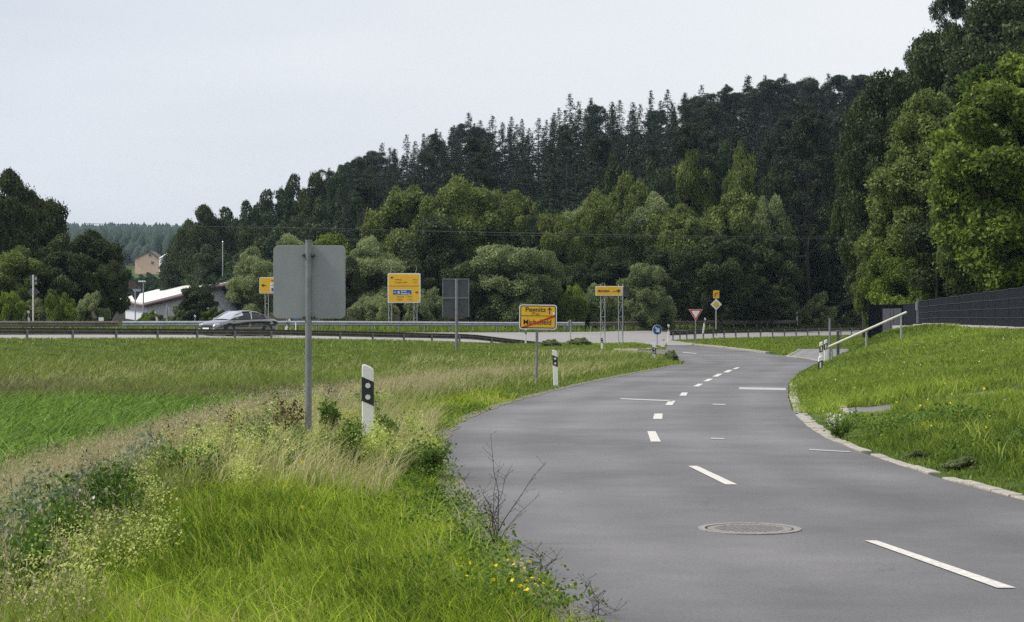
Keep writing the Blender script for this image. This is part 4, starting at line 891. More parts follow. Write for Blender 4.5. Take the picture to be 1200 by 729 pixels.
arrow(r, -W_ / 2 + .32, cz + H_ / 2 - .30, .22, -1); arrow(r, W_ / 2 - .27, bz, .24, 1)
text('Amberg', .14, 'black', r, -.63, -.042, cz + .56); text('Auerbach i.d.OPf.', .14, 'black', r, -.63, -.042, cz + .36, sx=.85)
text('36 km', .12, 'black', r, .62, -.042, cz + .56); text('7 km', .12, 'black', r, .66, -.042, cz + .36); text('Bayreuth', .13, 'black', r, -.48, -.042, zm - .79); text('37 km', .13, 'black', r, .24, -.042, zm - .79); text('Pegnitz', .13, 'black', r, -.48, -.042, zm - .98); text('11 km', .13, 'black', r, .24, -.042, zm - .98)
for q in (-1, 1): 
    o = lattice(MB(), q * .0 + (-.98 if q < 0 else .80), .12, -.4, zt - .1, w=.22).build('lattice_leg', 'galv', r)
# yellow sign half hidden behind the grey back
d = 125; r = sign_root('direction_sign', 325, d, 'yellow direction sign half hidden behind the large grey sign back'); zb = r.location.z; k = d / FPX
zt, zl = zpx(325, d) - zb, zpx(344, d) - zb; cz = (zt + zl) / 2; H_ = zt - zl; W_ = 42 * k
panel(r, W_, H_, cz, 'white', r=.08, th=.05, name='frame'); MB().prism(rrect(W_ - .08, H_ - .08, .06, 0, cz), -.036, -.03).build('panel', 'yellow', r)
arrow(r, -W_ / 2 + .28, cz, .3, -1); MB().prism(rrect(1.5, .6, .05, .28, cz - .12), -.042, -.037).build('white_field', 'white', r)
text('A9', .2, 'black', r, -.40, -.045, cz - .04); text('Michelfeld', .17, 'black', r, -.42, -.042, cz + .27); MB().prism(rrect(.24, .22, .04, -.28, cz - .27), -.048, -.044).build('blue_symbol', 'blue', r)
for x_ in (-.72, .72): lattice(MB(), x_, .12, -.4, zt - .1, w=.22).build('lattice_leg', 'galv', r)
# arrow sign on tall lattice legs
d = 119; r = sign_root('direction_sign', 713.5, d, 'narrow yellow arrow sign on tall lattice legs at the junction', base=zpx(404.5, d)); zb = r.location.z; k = d / FPX
zt, zl = zpx(335.3, d) - zb, zpx(346.6, d) - zb; cz = (zt + zl) / 2; H_ = zt - zl; W_ = 31.5 * k
panel(r, W_, H_, cz, 'white', r=.06, th=.05, name='frame'); MB().prism(rrect(W_ - .09, H_ - .09, .04, 0, cz), -.036, -.03).build('panel', 'yellow', r)
text('Michelfeld', .21, 'black', r, -.70, -.042, cz - .07, sx=.85, bold=.004); text('1 km', .14, 'black', r, .16, -.042, cz - .07); arrow(r, W_ / 2 - .26, cz, .30, 1)
for x_ in (-.37, .75): lattice(MB(), x_ * 1.0 + .0, .10, -.5, zt + .12, w=.27, rr=.027, dy=.1).build('lattice_leg', 'galv', r)
r2 = sign_root('road_sign', 733.5, d + .6, 'small dark sign back beside the arrow sign on lattice legs', base=zpx(404.5, d), rz=.9)
MB().prism(rrect(.62, H_, .05, 0, cz), -.02, .02).build('panel', 'alud', r2); MB().prism(rrect(.66, H_ + .04, .06, 0, cz), -.015, .015).build('rim', 'galv', r2)
MB().tube((-.25, .06, -.4), (-.25, .06, cz + H_ / 2 + .05), .03, n=6).build('pole', 'galv', r2)
# keep-left/right arrow disc
d = 116; r = sign_root('traffic_sign', 770.3, d, 'round blue sign with a white slanting arrow on the island', base=zpx(410, d), rz=.35); zb = r.location.z; cz = zpx(386.5, d) - zb
MB().tube((0, .03, -.3), (0, .03, cz + .3), .035, n=8).build('pole', 'galv', r); MB().tube((0, 0, cz), (0, .02, cz), .315, n=28).build('rim', 'white', r); MB().tube((0, -.006, cz), (0, .0, cz), .295, n=28).build('panel', 'blue', r)
arrow(r, 0, cz, .42, 1, 'white', y=-.016, ang=R(-48))
# yield sign
d = 122; r = sign_root('traffic_sign', 815.3, d, 'triangular red and white yield sign on the grass triangle', base=zpx(399.5, d)); zb = r.location.z; k = d / FPX
z1, z0 = zpx(362.5, d) - zb, zpx(376.2, d) - zb; hw = 8.2 * k; c = (z1 * 2 + z0) / 3
def tri(s): return [(-hw * s, c + (z1 - c) * s), (hw * s, c + (z1 - c) * s), (0, c + (z0 - c) * s)]
MB().prism(tri(1.0), .0, .02).build('rim', 'white', r); MB().prism(tri(.94), -.008, -.002).build('red_border', 'red', r); MB().prism(tri(.62), -.016, -.010).build('panel', 'white', r)
MB().tube((0, .05, -.3), (0, .05, z1), .038, n=8).build('pole', 'galvd', r)
# priority road sign with yellow plate
d = 141; r = sign_root('traffic_sign', 839.3, d, 'white diamond priority sign with yellow centre under a small yellow plate', base=zpx(389, d)); zb = r.location.z; k = d / FPX
cz = zpx(356.8, d) - zb; s = 6.7 * k
def dia(s, cz=cz): return [(-s, cz), (0, cz - s), (s, cz), (0, cz + s)]
MB().prism(dia(s), 0, .02).build('panel', 'white', r); MB().prism(dia(s * .56), -.014, -.008).build('black_outline', 'galvd', r); MB().prism(dia(s * .5), -.022, -.016).build('yellow_diamond', 'yellow', r)
pz = zpx(345, d) - zb; MB().prism(rrect(7.2 * k, 9.4 * k, .04, 0, pz), 0, .02).build('yellow_plate', 'yellow', r); MB().prism([(-.12, pz - .2), (-.06, pz - .2), (-.06, pz + .0), (.12, pz + .1), (.12, pz + .16), (-.12, pz + .05)], -.014, -.008).build('route_symbol', 'black', r)
MB().tube((0, .06, -.3), (0, .06, pz + .3), .045, n=8).build('pole', 'galv', r)
# sign backs at the left
d = 110; r = sign_root('traffic_sign', 39, d, 'back of a diamond sign with a plate above it on the left guardrail side', base=gz(px2(39, d), d)); zb = r.location.z; k = d / FPX
cz = zpx(342.5, d) - zb; MB().prism(dia(6.5 * k, cz), .03, .05).build('panel', 'alud', r); MB().prism(dia(6.8 * k, cz), .055, .06).build('rim', 'galv', r)
pz = zpx(328.5, d) - zb; MB().prism(rrect(8 * k, 12 * k, .04, 0, pz), .03, .05).build('plate', 'alud', r); MB().box((.14, .02, pz + .1), (.12, .02, .14)).box((.14, .02, pz - .16), (.1, .02, .1)).build('bracket', 'galv', r)
MB().tube((0, -.03, -.3), (0, -.03, zpx(322, d) - zb), .045, n=8).build('pole', 'bar', r)
d = 140; r = sign_root('traffic_sign', 158.5, d, 'dark triangular yield sign back in front of the white hall'); zb = r.location.z; k = d / FPX
MB().prism([(-7 * k, zpx(341.5, d) - zb), (7 * k, zpx(341.5, d) - zb), (0, zpx(353.5, d) - zb)], .03, .05).build('panel', 'alud', r); MB().tube((0, 0, -.3), (0, 0, zpx(341, d) - zb), .05, n=8).build('pole', 'galv', r)
d = 124; r = sign_root('traffic_sign', 195.5, d, 'round grey sign back on a post left of the car', rz=-.9); zb = r.location.z; cz = zpx(365.5, d) - zb
MB().tube((0, .03, cz), (0, .05, cz), .33, n=24).build('panel', 'alu', r); MB().tube((0, 0, -.3), (0, 0, zpx(357.5, d) - zb), .055, n=8).build('pole', 'galv', r)
d = 127; r = sign_root('traffic_sign', 668.5, d, 'small round sign seen from behind right of the town sign', base=zpx(400, d), rz=1.05); zb = r.location.z; cz = zpx(381, d) - zb
MB().tube((0, .03, cz), (0, .05, cz), .34, n=24).build('panel', 'alu', r); MB().tube((0, 0, -.3), (0, 0, cz + .35), .045, n=8).build('pole', 'galv', r)
d = 113; r = sign_root('marker_plate', 118.5, d, 'small white plate just above the left guardrail', cat='plate'); zb = r.location.z
MB().box((0, 0, zpx(374, d) - zb), (.30, .02, .22)).build('panel', 'white', r); MB().tube((0, .03, -.2), (0, .03, zpx(376, d) - zb + .1), .025, n=6).build('pole', 'galv', r)
d = 108; r = sign_root('marker_sign', 346.5, d, 'small blue pointed marker under the large grey sign back', cat='marker', base=zpx(387, d)); zb = r.location.z; z1 = zpx(371.5, d) - zb
MB().prism([(-.19, z1), (.19, z1), (.19, z1 - .08), (0, z1 - .26), (-.19, z1 - .08)], -.01, .01).build('panel', 'blue', r); MB().tube((0, .03, -.4), (0, .03, z1 - .02), .03, n=6).build('pole', 'white', r)

# ---------------------------------------------------------------- railing, posts, fence, gate, hedge
a = Vector((px2(967, 77), 77, zpx(408.3, 77))); b = Vector((px2(1062, 79), 79, zpx(366, 79)))
r = empty('barrier_rail', (a.x, a.y, gz(a.x, a.y)), label='long white sloping rail climbing the bank on thin posts', cat='railing'); o0 = r.location
mb = MB(); dd = (b - a).normalized(); mb.tube(a - o0, b - o0, .047, n=10); mb.build('bar', 'bar', r, smooth=False)
for px, yb in ((974.5, 422), (1014.5, 409), (1056, 389)):
    t = (px - 967) / 95; p = a.lerp(b, t); MB().tube(p - o0 + Vector((0, .0, -.05)), Vector((p.x, p.y, gz(p.x, p.y) - .3)) - o0, .04, n=8).build('post', 'galv', r)
r = empty('steel_post', (px2(972.3, 80), 80, gz(px2(972.3, 80), 80)), label='tall plain grey post behind the lower end of the white rail', cat='post')
MB().tube((0, 0, -.4), (0, 0, zpx(373.5, 80) - r.location.z), .045, n=10).build('pole', 'galvd', r); MB().tube((0, 0, zpx(373.5, 80) - r.location.z), (0, 0, zpx(373.5, 80) - r.location.z + .03), .055, n=10).build('cap', 'galvd', r)
r = empty('marker_post', (px2(982, 88), 88, gz(px2(982, 88), 88)), label='short dark post with a pale top behind the white rail', cat='post')
h_ = zpx(386.5, 88) - r.location.z; MB().box((0, 0, h_ / 2 - .1), (.13, .1, h_ + .2)).build('post', 'alud', r, bevel=.01); MB().box((0, 0, h_ - .04), (.135, .105, .05)).build('cap', 'galvd', r)
# fence
fa = Vector((20.95, 66.0, 0)); fb = Vector((21.05, 97.0, 0)); nP = 14
froot = empty('garden_fence', (fa.x, fa.y, gz(fa.x, fa.y)), label='long dark slatted mesh fence along the top of the bank', cat='fence'); o0 = froot.location.copy()
def ftop(d): return float(np.interp(d, [66, 75, 97], [zpx(330.5, 66) * 0 + 3.12, zpx(334, 75), zpx(352.5, 97)]))
for i in range(nP):
    p = fa.lerp(fb, i / nP); q = fa.lerp(fb, (i + 1) / nP); zt = ftop((p.y + q.y) / 2); zb = min(gz(p.x, p.y), gz(q.x, q.y)) + .08
    c = (p + q) / 2; L_ = (q - p).length
    MB().box((c.x - o0.x, c.y - o0.y, (zt + zb) / 2 - o0.z), (.035, L_ - .07, zt - zb)).build('privacy_panel', 'fence', froot)
    w = MB()
    for zz in np.linspace(zb + .03, zt - .02, 5): w.box((c.x - .03 - o0.x, c.y - o0.y, zz - o0.z), (.014, L_ - .06, .022))
    for j in range(1, 12): yy = p.y + (q.y - p.y) * j / 12; w.box((c.x - .022 - o0.x, yy - o0.y, (zt + zb) / 2 - o0.z), (.005, .006, zt - zb))
    w.build('wire_bars', 'wire', froot)
    MB().box((p.x - o0.x, p.y - o0.y, (zt + .05 + zb - .3) / 2 - o0.z), (.06, .06, zt + .05 - zb + .3)).build('post', 'fence', froot)
kerb('fence_footing', [(20.8, 66), (20.85, 97.5), (19.6, 101.5)], w=.25, h=.16, ln=2.4, seed=33, mat='concrete', gap=.01)
# gate and wall panels left of the fence
r = empty('metal_gate', (px2(1077, 97.5), 97.5, gz(px2(1077, 97.5), 97.5)), label='dark gate with bright lock posts at the left end of the fence', cat='gate'); o0 = r.location.copy()
def scr(px, py, d): return Vector((px2(px, d), d, zpx(py, d)))
g0, g1 = scr(1059, 387, 99.5), scr(1077, 387, 97.5); zt = zpx(356, 98.5); L_ = (g1 - g0).length; an = math.atan2(g1.y - g0.y, g1.x - g0.x); c = (g0 + g1) / 2
MB().box((c.x - o0.x, c.y - o0.y, (zt + c.z) / 2 - o0.z), (L_, .04, zt - c.z), Matrix.Rotation(an, 3, 'Z')).build('panel', 'fence', r)
w = MB()
for t in np.linspace(.04, .97, 5): w.box((c.x - o0.x, c.y - .03 - o0.y, c.z + (zt - c.z) * t - o0.z), (L_, .02, .025), Matrix.Rotation(an, 3, 'Z'))
w.build('bars', 'wire', r)
MB().box((-.08, -.05, zpx(351, 97.5) - o0.z - .6), (.10, .1, 1.25)).build('lock_post', 'galvd', r, bevel=.01)
MB().box((-.16, -.14, zpx(359, 97.5) - o0.z), (.09, .08, .42)).build('letter_box', 'galv', r, bevel=.01); MB().box((.22, -.1, zpx(361, 97.5) - o0.z), (.07, .08, .30)).build('lock_box', 'galvd', r, bevel=.01); MB().tube((.02, -.2, zpx(359, 97.5) - o0.z), (.02, -.12, zpx(359, 97.5) - o0.z), .05, n=10).build('lamp', 'white', r)
g0, g1 = scr(1035, 387, 102), scr(1057, 387, 100); zt = zpx(361.5, 101); L_ = (g1 - g0).length; an = math.atan2(g1.y - g0.y, g1.x - g0.x); c = (g0 + g1) / 2
r = empty('wall_panel', (c.x, c.y, gz(c.x, c.y)), an, label='pale grey solid panel at the far left end of the dark fence', cat='fence panel')
hh = zt - r.location.z; MB().box((0, 0, hh / 2), (L_, .06, hh)).build('panel', 'gate', r)
w = MB(); [w.box((x_, -.035, hh / 2), (.02, .01, hh)) for x_ in (-.16, .18)]; w.build('joint', 'fence', r)
for q in (-1, 1): MB().box((q * (L_ / 2 + .03), 0, hh / 2 - .1), (.07, .08, hh + .25)).build('post', 'fence', r)
r = empty('dark_wall', (px2(1045, 104), 104.5, gz(px2(1045, 104), 104.5)), label='low dark fence wall behind the pale grey panel', cat='fence'); hh = zpx(357, 104.5) - r.location.z
MB().box((0, 0, hh / 2), (2.3, .05, hh)).build('panel', 'fence', r); MB().box((-1.18, 0, hh / 2), (.07, .08, hh + .1)).build('post', 'fence', r)
# clipped hedge
d = 108; x0, x1 = px2(1067, d), px2(1097, d); zb = gz((x0 + x1) / 2, d); zt = zpx(338, d); rg = np.random.default_rng(8); n = 16000
P = np.stack([rg.uniform(0, 1, n), rg.uniform(0, 1, n), rg.uniform(0, 1, n)], 1); ax = rg.integers(0, 3, n); sd = rg.integers(0, 2, n); P[np.arange(n), ax] = sd; D = np.zeros((n, 3)); D[np.arange(n), ax] = sd * 2 - 1
P = (P - [.5, .5, 0]) * [x1 - x0, 1.2, zt - zb] + rg.normal(0, .04, (n, 3)); Vh, Fh = leaves(rg, P, D, .05, .6, .5)
r = empty('hedge', ((x0 + x1) / 2, d, zb), label='dark flat-topped clipped hedge behind the fence gate', cat='hedge')
obj('foliage', npmesh('foliage', Vh, Fh, PAL['dark'], rg.uniform(0, .5, n)), r); MB().box((0, 0, (zt - zb) / 2 - .05), (x1 - x0 - .2, 1.0, zt - zb - .1)).build('inner_twigs', 'twig', r)
# tall pole by the hedge
d = 104; r = empty('wooden_pole', (px2(1098, d), d, gz(px2(1098, d), d)), label='dark upright pole beside the clipped hedge', cat='pole'); MB().tube((0, 0, -.3), (0, 0, zpx(312, d) - r.location.z), .11, .09, n=8).build('pole', 'bark', r); MB().tube((0, 0, zpx(312, d) - r.location.z), (0, 0, zpx(311, d) - r.location.z), .12, n=8).build('cap', 'bark', r)

# ---------------------------------------------------------------- manhole
x0, y0 = unproj(878, 620.2); r = empty('manhole_cover', (x0, y0, gz(x0, y0) + .004), -.06, label='round iron manhole cover set in the asphalt of the near lane', cat='manhole cover')
def ring(r0, r1, z0, z1, n=48):
    mb = MB(); vs = [(q * math.cos(2 * PI * i / n), q * math.sin(2 * PI * i / n), z) for q, z in ((r0, z0), (r0, z1), (r1, z1), (r1, z0 - .01)) for i in range(n)]
    return mb.add(vs, [(a * n + i, a * n + (i + 1) % n, (a + 1) * n + (i + 1) % n, (a + 1) * n + i) for a in range(3) for i in range(n)])
ring(.345, .40, -.005, .005).build('frame', 'ironl', r); ring(.325, .345, -.012, -.003).build('gap', 'gap', r); MB().tube((0, 0, -.02), (0, 0, .003), .325, n=48).build('lid', 'iron', r)
mb = MB()
for i in range(-6, 7):
    for j in range(-6, 7):
        x_, y_ = i * .045 + (j % 2) * .02, j * .045
        if x_ * x_ + y_ * y_ < .27 ** 2: mb.box((x_, y_, .004), (.026, .026, .006))
mb.build('studs', 'iron', r)

# ---------------------------------------------------------------- bare shrub at the road edge
def twiggy(px, py, label, tips, h0=0):
    x0, y0 = unproj(px, py); x0 = x0 - .03; z0 = gz(x0, y0); r = empty('bare_shrub', (x0, y0, z0), label=label, cat='shrub'); rg = random.Random(5); st = MB(); tw = MB(); k = y0 / FPX
    for tx, ty, th in tips:
        tip = Vector(((tx - px) * k, rg.uniform(-.12, .12), zpx(ty, y0) - z0)); b0 = Vector((rg.uniform(-.03, .03), rg.uniform(-.03, .03), -.03)); pts = [b0]
        for i in range(1, 7): t = i / 6; pts.append(b0.lerp(tip, t) + Vector((rg.uniform(-.012, .012) + .035 * math.sin(t * PI) * (-1 if tip.x > 0 else 1), 0, 0)))
        st.path(pts, [th * (1 - .75 * i / 6) for i in range(7)], 5)
        for i in range(2, 6):
            for _ in range(2):
                a = pts[i].lerp(pts[i + 1] if i < 6 else pts[i], rg.random()); s = rg.choice((-1, 1)); q = a + Vector((s * rg.uniform(.02, .075), rg.uniform(-.04, .04), rg.uniform(.01, .07))); tw.tube(a, q, .0016, .001, 4); tw.tube(q, q + Vector((s * .004, 0, .008)), .003, .002, 4)
    st.add(tw.v, tw.f); st.build('stems', 'twig', r); return r
twiggy(583, 638, 'leafless thorny shrub with thin upright stems at the left road edge', [(578, 509, .0045), (592, 541, .004), (605, 544, .004), (545, 558, .0035), (566, 566, .004), (645, 541, .005), (634, 583, .004), (574, 580, .004), (588, 590, .004), (600, 580, .003), (556, 600, .003)])
twiggy(640, 676, 'small sparse dry twigs on the road edge below the thorny shrub', [(646, 650, .003), (662, 650, .003), (628, 640, .003), (635, 655, .002)])
twiggy(700, 722, 'few thin dry stalks at the bottom edge of the picture beside the road', [(694, 678, .003), (712, 702, .002), (742, 715, .002), (686, 690, .002)])
# bedstraw clump next to the near marker post, and low weed clumps as plants of their own
def plantclump(px, py, w, h, n, size, mat, label, name='wild_plant', asp=.7):
    x0, y0 = unproj(px, py); k = y0 / FPX; rg_ = np.random.default_rng(px); r = empty(name, (x0, y0, gz(x0, y0)), label=label, cat='wild plant'); rad = w * k / 2; hh = h * k; sn = 16
    az = rg_.uniform(0, 2 * PI, sn); out = rg_.uniform(.1, 1, sn) * rad; hs = hh * rg_.uniform(.6, 1.05, sn); st = MB()
    for a_, o_, q in zip(az, out, hs): st.path([(0, 0, 0), (math.cos(a_) * o_ * .4, math.sin(a_) * o_ * .4, q * .55), (math.cos(a_) * o_, math.sin(a_) * o_, q * .97)], [.004, .003, .0015], 4)
    kk = rg_.integers(0, sn, n); t = rg_.uniform(.25, 1, n); P = np.stack([np.cos(az[kk]) * out[kk] * t, np.sin(az[kk]) * out[kk] * t, hs[kk] * t], 1) + rg_.normal(0, .026, (n, 3))
    V, F = leaves(rg_, P, np.tile([0, 0, .5], (n, 1)), size, asp, .8); st.build('stems', 'twig', r); obj('leaves', npmesh('leaves', V, F, GR[mat], np.clip(rg_.normal(.5, .2, n), 0, 1)), r); return r
plantclump(415, 532, 52, 54, 4200, .011, 'bed', 'pale yellow-green bedstraw clump left of the near marker post'); plantclump(450, 534, 44, 50, 1900, .02, 'weed', 'dark leafy weed clump at the foot of the near marker post')
plantclump(482, 532, 54, 50, 1300, .012, 'bed', 'bedstraw spray between the near marker post and the road'); plantclump(385, 530, 40, 64, 1500, .02, 'weed', 'leafy weed standing right of the large sign pole'); plantclump(340, 534, 46, 66, 900, .018, 'brown', 'reddish brown dock bush left of the large sign pole')
plantclump(505, 560, 50, 40, 1300, .016, 'weed', 'dark clover mound beside the road bend'); plantclump(300, 560, 50, 60, 1600, .011, 'bed', 'bedstraw clump on the crest left of the sign'); plantclump(985, 514, 46, 24, 700, .02, 'weed', 'leafy weed behind the kerb by the footpath'); plantclump(982, 508, 34, 24, 260, .018, 'white', 'white umbel flowers behind the kerb by the footpath')
for px, yt, w, d, lb in ((1128, 536, 62, 20.2, 'low dark weedy bush behind the near kerb at the right'), (1075, 528, 44, 21.8, 'small weedy bush behind the kerb left of the dark one'), (786, 411, 22, 76, 'rough grassy bush by the marker post on the grass tip'), (679, 396, 34, 116, 'dark bramble mound at the buried end of the near guardrail'), (645, 398, 30, 112, 'low bramble in front of the sloping end of the near guardrail')):
    tree_px(('bushd', 0), px, yt, w, d, lb, cat='bush', name='bush', rg=rgt)

# ---------------------------------------------------------------- car
def make_car(px, py_top, d, heading):
    x0 = px2(px, d); root = empty('car', (x0, d, gz(x0, d) + .01), heading, label='dark sedan with glare coloured into its windscreen passing on the main road', cat='car')
    # local x forward. stations: x, half width low, half width waist, z sill, z waist, z hood line
    st = [(-2.42, .60, .66, .42, .74, .80), (-2.38, .74, .80, .30, .82, .92), (-2.15, .84, .88, .26, .88, 1.03), (-1.6, .88, .92, .22, .92, 1.02), (-.8, .89, .93, .20, .92, .98), (0, .90, .93, .20, .90, .95), (.8, .89, .92, .20, .88, .94), (1.25, .88, .91, .20, .86, .93), (1.7, .88, .90, .22, .80, .87), (2.1, .84, .86, .24, .70, .77), (2.33, .74, .76, .26, .60, .68), (2.44, .58, .60, .32, .50, .58)]
    V = []; n = 12
    for x, wl, ww, z0, zw, zh in st:
        half = [(0, z0), (wl * .8, z0), (wl, z0 + .08), (ww, z0 + (zw - z0) * .55), (ww * .985, zw - .03), (ww * .90, zw + (zh - zw) * .45), (ww * .45, zh), (0, zh + .005)]
        ring_ = [(y, z) for y, z in half] + [(-y, z) for y, z in half[-2:0:-1]]; V += [(x, y, z) for y, z in ring_]
    n = 14; F = [(i * n + j, i * n + (j + 1) % n, (i + 1) * n + (j + 1) % n, (i + 1) * n + j) for i in range(len(st) - 1) for j in range(n)] + [tuple(range(n)), tuple(range((len(st) - 1) * n, len(st) * n))[::-1]]
    b = MB(); b.v = V; b.f = F; body = b.build('body', 'carp', root, smooth=True)
    m = body.modifiers.new('s', 'SUBSURF'); m.levels = m.render_levels = 2
    cs = [(-1.95, .66, .60, .95, 1.0), (-1.45, .76, .62, .95, 1.17), (-.85, .80, .62, .95, 1.36), (-.2, .81, .62, .93, 1.43), (.3, .80, .61, .92, 1.41), (.75, .78, .58, .91, 1.25), (1.3, .74, .60, .88, .95)]
    V = []
    for x, wl, wt, zl, zt in cs: V += [(x, wl, zl), (x, (wl + wt) / 2 + .03, (zl + zt) / 2), (x, wt, zt - .03), (x, wt * .6, zt), (x, 0, zt + .015), (x, -wt * .6, zt), (x, -wt, zt - .03), (x, -(wl + wt) / 2 - .03, (zl + zt) / 2), (x, -wl, zl)]
    n = 9; F = [(i * n + j, i * n + j + 1, (i + 1) * n + j + 1, (i + 1) * n + j) for i in range(len(cs) - 1) for j in range(n - 1)]
    b = MB(); b.v = V; b.f = [f for f in F if not (f[0] // n >= 4 and 1 <= f[0] % n <= 6)]; b.build('windows', 'glass', root, smooth=True)
    b = MB(); b.v = V; b.f = [f for f in F if (f[0] // n >= 4 and 1 <= f[0] % n <= 6)]; b.build('windscreen', 'screen_glare', root, smooth=True)
    V = []; cr_ = cs[1:6]
    for x, wl, wt, zl, zt in cr_: V += [(x, wt + .012, zt - .045), (x, wt * .62, zt + .012), (x, 0, zt + .03), (x, -wt * .62, zt + .012), (x, -wt - .012, zt - .045)]
    b = MB(); b.v = V; b.f = [(i * 5 + j, i * 5 + j + 1, (i + 1) * 5 + j + 1, (i + 1) * 5 + j) for i in range(1, len(cr_) - 2) for j in range(4)]; b.build('roof', 'carp', root, smooth=True)
    for s in (-1, 1):
        p = MB(); p.path([(1.3, s * .75, .91), (.75, s * .60, 1.24), (.3, s * .635, 1.40), (-.2, s * .645, 1.42), (-.85, s * .645, 1.345), (-1.45, s * .645, 1.16), (-1.95, s * .66, .98)], .024, 6); p.tube((-.25, s * .84, .92), (-.35, s * .655, 1.40), .03); p.build('window_frame', 'chrome', root)
        MB().prism([(-2.28, .90), (-1.5, .96), (-1.2, 1.24), (-1.5, 1.16), (-1.95, 1.0)], s * .70 - .03, s * .70 + .03).build('rear_pillar', 'carp', root, bevel=.01)
        MB().box((.95, s * 1.0, .98), (.12, .18, .11)).build('mirror', 'carp', root, bevel=.03)
        MB().box((2.2, s * .64, .63), (.28, .26, .12), Matrix.Rotation(-s * .45, 3, 'Z')).build('headlight', 'lamp', root, bevel=.03)
        MB().box((2.36, s * .55, .36), (.12, .26, .08), Matrix.Rotation(-s * .35, 3, 'Z')).build('fog_lamp', 'lamp', root, bevel=.02); MB().box((-2.34, s * .52, .83), (.12, .34, .11)).build('tail_light', 'red', root, bevel=.02)
        MB().box((-.3, s * .945, .60), (2.3, .012, .03)).build('side_trim', 'chrome', root)
        for xw in (1.45, -1.42):
            MB().tube((xw, s * .80, .34), (xw, s * .915, .34), .39, n=28).build('wheel_arch', 'gap', root)
            w = MB().tube((xw, s * .74, .325), (xw, s * .945, .325), .325, n=28).build('wheel', 'tyre', root, bevel=.02)
            rim_ = MB().tube((xw, s * .93, .325), (xw, s * .952, .325), .22, n=20); [rim_.box((xw + .11 * math.cos(a), s * .956, .325 + .11 * math.sin(a)), (.2, .012, .035), Matrix.Rotation(-a, 3, 'Y')) for a in np.linspace(0, 2 * PI, 6)[:-1]]; rim_.build('rim', 'rim', w)
    MB().box((2.42, 0, .54), (.06, .9, .08)).build('grille', 'gap', root, bevel=.01); MB().box((2.44, 0, .60), (.05, .95, .025)).build('grille_bar', 'chrome', root, bevel=.005)
    MB().box((2.46, 0, .40), (.02, .52, .11)).build('number_plate', 'white', root); MB().box((2.38, 0, .28), (.10, 1.1, .08)).build('air_intake', 'gap', root, bevel=.01)
    return root
make_car(279.5, 363, 108.5, R(180 + 50))

# ---------------------------------------------------------------- buildings, poles, cable
def scrp(px, py, d): return (px2(px, d), d, zpx(py, d))
d = 215; r = empty('industrial_hall', (px2(150, d), d, gz(px2(150, d), d)), label='long white flat-pitched hall with a pale metal roof behind the trees', cat='building'); o = r.location.copy(); X0, X1 = px2(147, d), px2(205, d)
# gable side towards the left, roof rising to the right-rear
def P3(px, py, dd): return Vector(scrp(px, py, dd)) - o
base = -1.5
A, B_, C_ = P3(147, 354.5, 226), P3(172, 358.5, 200), P3(278, 329.5, 208); D_ = P3(232, 330.5, 236)
def low(p): return Vector((p.x, p.y, base))
b = MB(); E_ = C_ + Vector((2, 26, .0)); G_ = A + Vector((3, 8, .3)); b.add([A, B_, C_, E_, G_, low(A), low(B_), low(C_), low(E_), low(G_)], [(0, 1, 6, 5), (1, 2, 7, 6), (2, 3, 8, 7), (3, 4, 9, 8), (4, 0, 5, 9)]); b.build('wall', 'wallw', r)
up = Vector((0, 0, .22)); A2 = A + Vector((-.7, 0, .25)); B2 = B_ + Vector((-.2, -.8, .1)); C2 = C_ + Vector((.8, -.8, .1)); D2 = P3(232, 329.5, 238); D3 = P3(185, 341, 236)
T_ = [A2, B2, C2, D2 + Vector((6, 0, .1)), D2, D3]; b = MB(); b.add(T_ + [q + up for q in T_], [(0, 1, 5), (1, 2, 4), (1, 4, 5), (2, 3, 4), (6, 7, 11), (7, 8, 10), (7, 10, 11), (8, 9, 10), (0, 1, 7, 6), (1, 2, 8, 7), (2, 3, 9, 8), (3, 4, 10, 9), (4, 5, 11, 10), (5, 0, 6, 11)]); b.build('roof', 'roofw', r)
b = MB(); b.path([A2 + Vector((0, -.12, -.1)), B2 + Vector((0, -.12, -.1)), C2 + Vector((0, -.12, -.1))], .15, 6); b.build('eave', 'roofd', r)
b = MB(); q = B_.lerp(C_, .42); b.add([q + Vector((0, -.2, .2)), q + Vector((3.2, -.1, 1.3)), q + Vector((3.4, 3, 1.3)), q + Vector((.2, 3, .25))], [(0, 1, 2, 3)]); b.box((q.x + 2, q.y + 1, q.z + .8), (1.2, 1.2, .5)); b.build('skylight', 'roofw', r)
b = MB(); [b.box((A.x + .5 + t * 1.4, A.y - .35 - t * .4, A.z - 1.1), (.7, .3, .9)) for t in range(2)]; b.build('window', 'wing', r)
# pink house
d = 700; X0, X1 = px2(158, d), px2(186.5, d); zb = gz((X0 + X1) / 2, d) - 1; r = empty('house', ((X0 + X1) / 2, d, zb), .0, label='pink gabled house on the rise below the far ridge', cat='house'); W_ = X1 - X0; ze, zr = zpx(304, d) - zb, zpx(295.5, d) - zb
MB().prism([(-W_ / 2, -3), (W_ / 2, -3), (W_ / 2, ze), (W_ * .12, zr), (-W_ / 2, ze)], 0, 11).build('wall', 'pink', r)
b = MB()
for s, ex in ((-1, -W_ / 2 - .5), (1, W_ / 2 + .5)): b.add([(ex, -.6, ze - .25), (W_ * .12, -.6, zr + .1), (W_ * .12, 11.5, zr + .1), (ex, 11.5, ze - .25), (ex, -.6, ze + .2), (W_ * .12, -.6, zr + .55), (W_ * .12, 11.5, zr + .55), (ex, 11.5, ze + .2)], [(0, 1, 2, 3), (4, 5, 6, 7), (0, 1, 5, 4), (2, 3, 7, 6), (0, 3, 7, 4)])
b.build('roof', 'roofd', r)
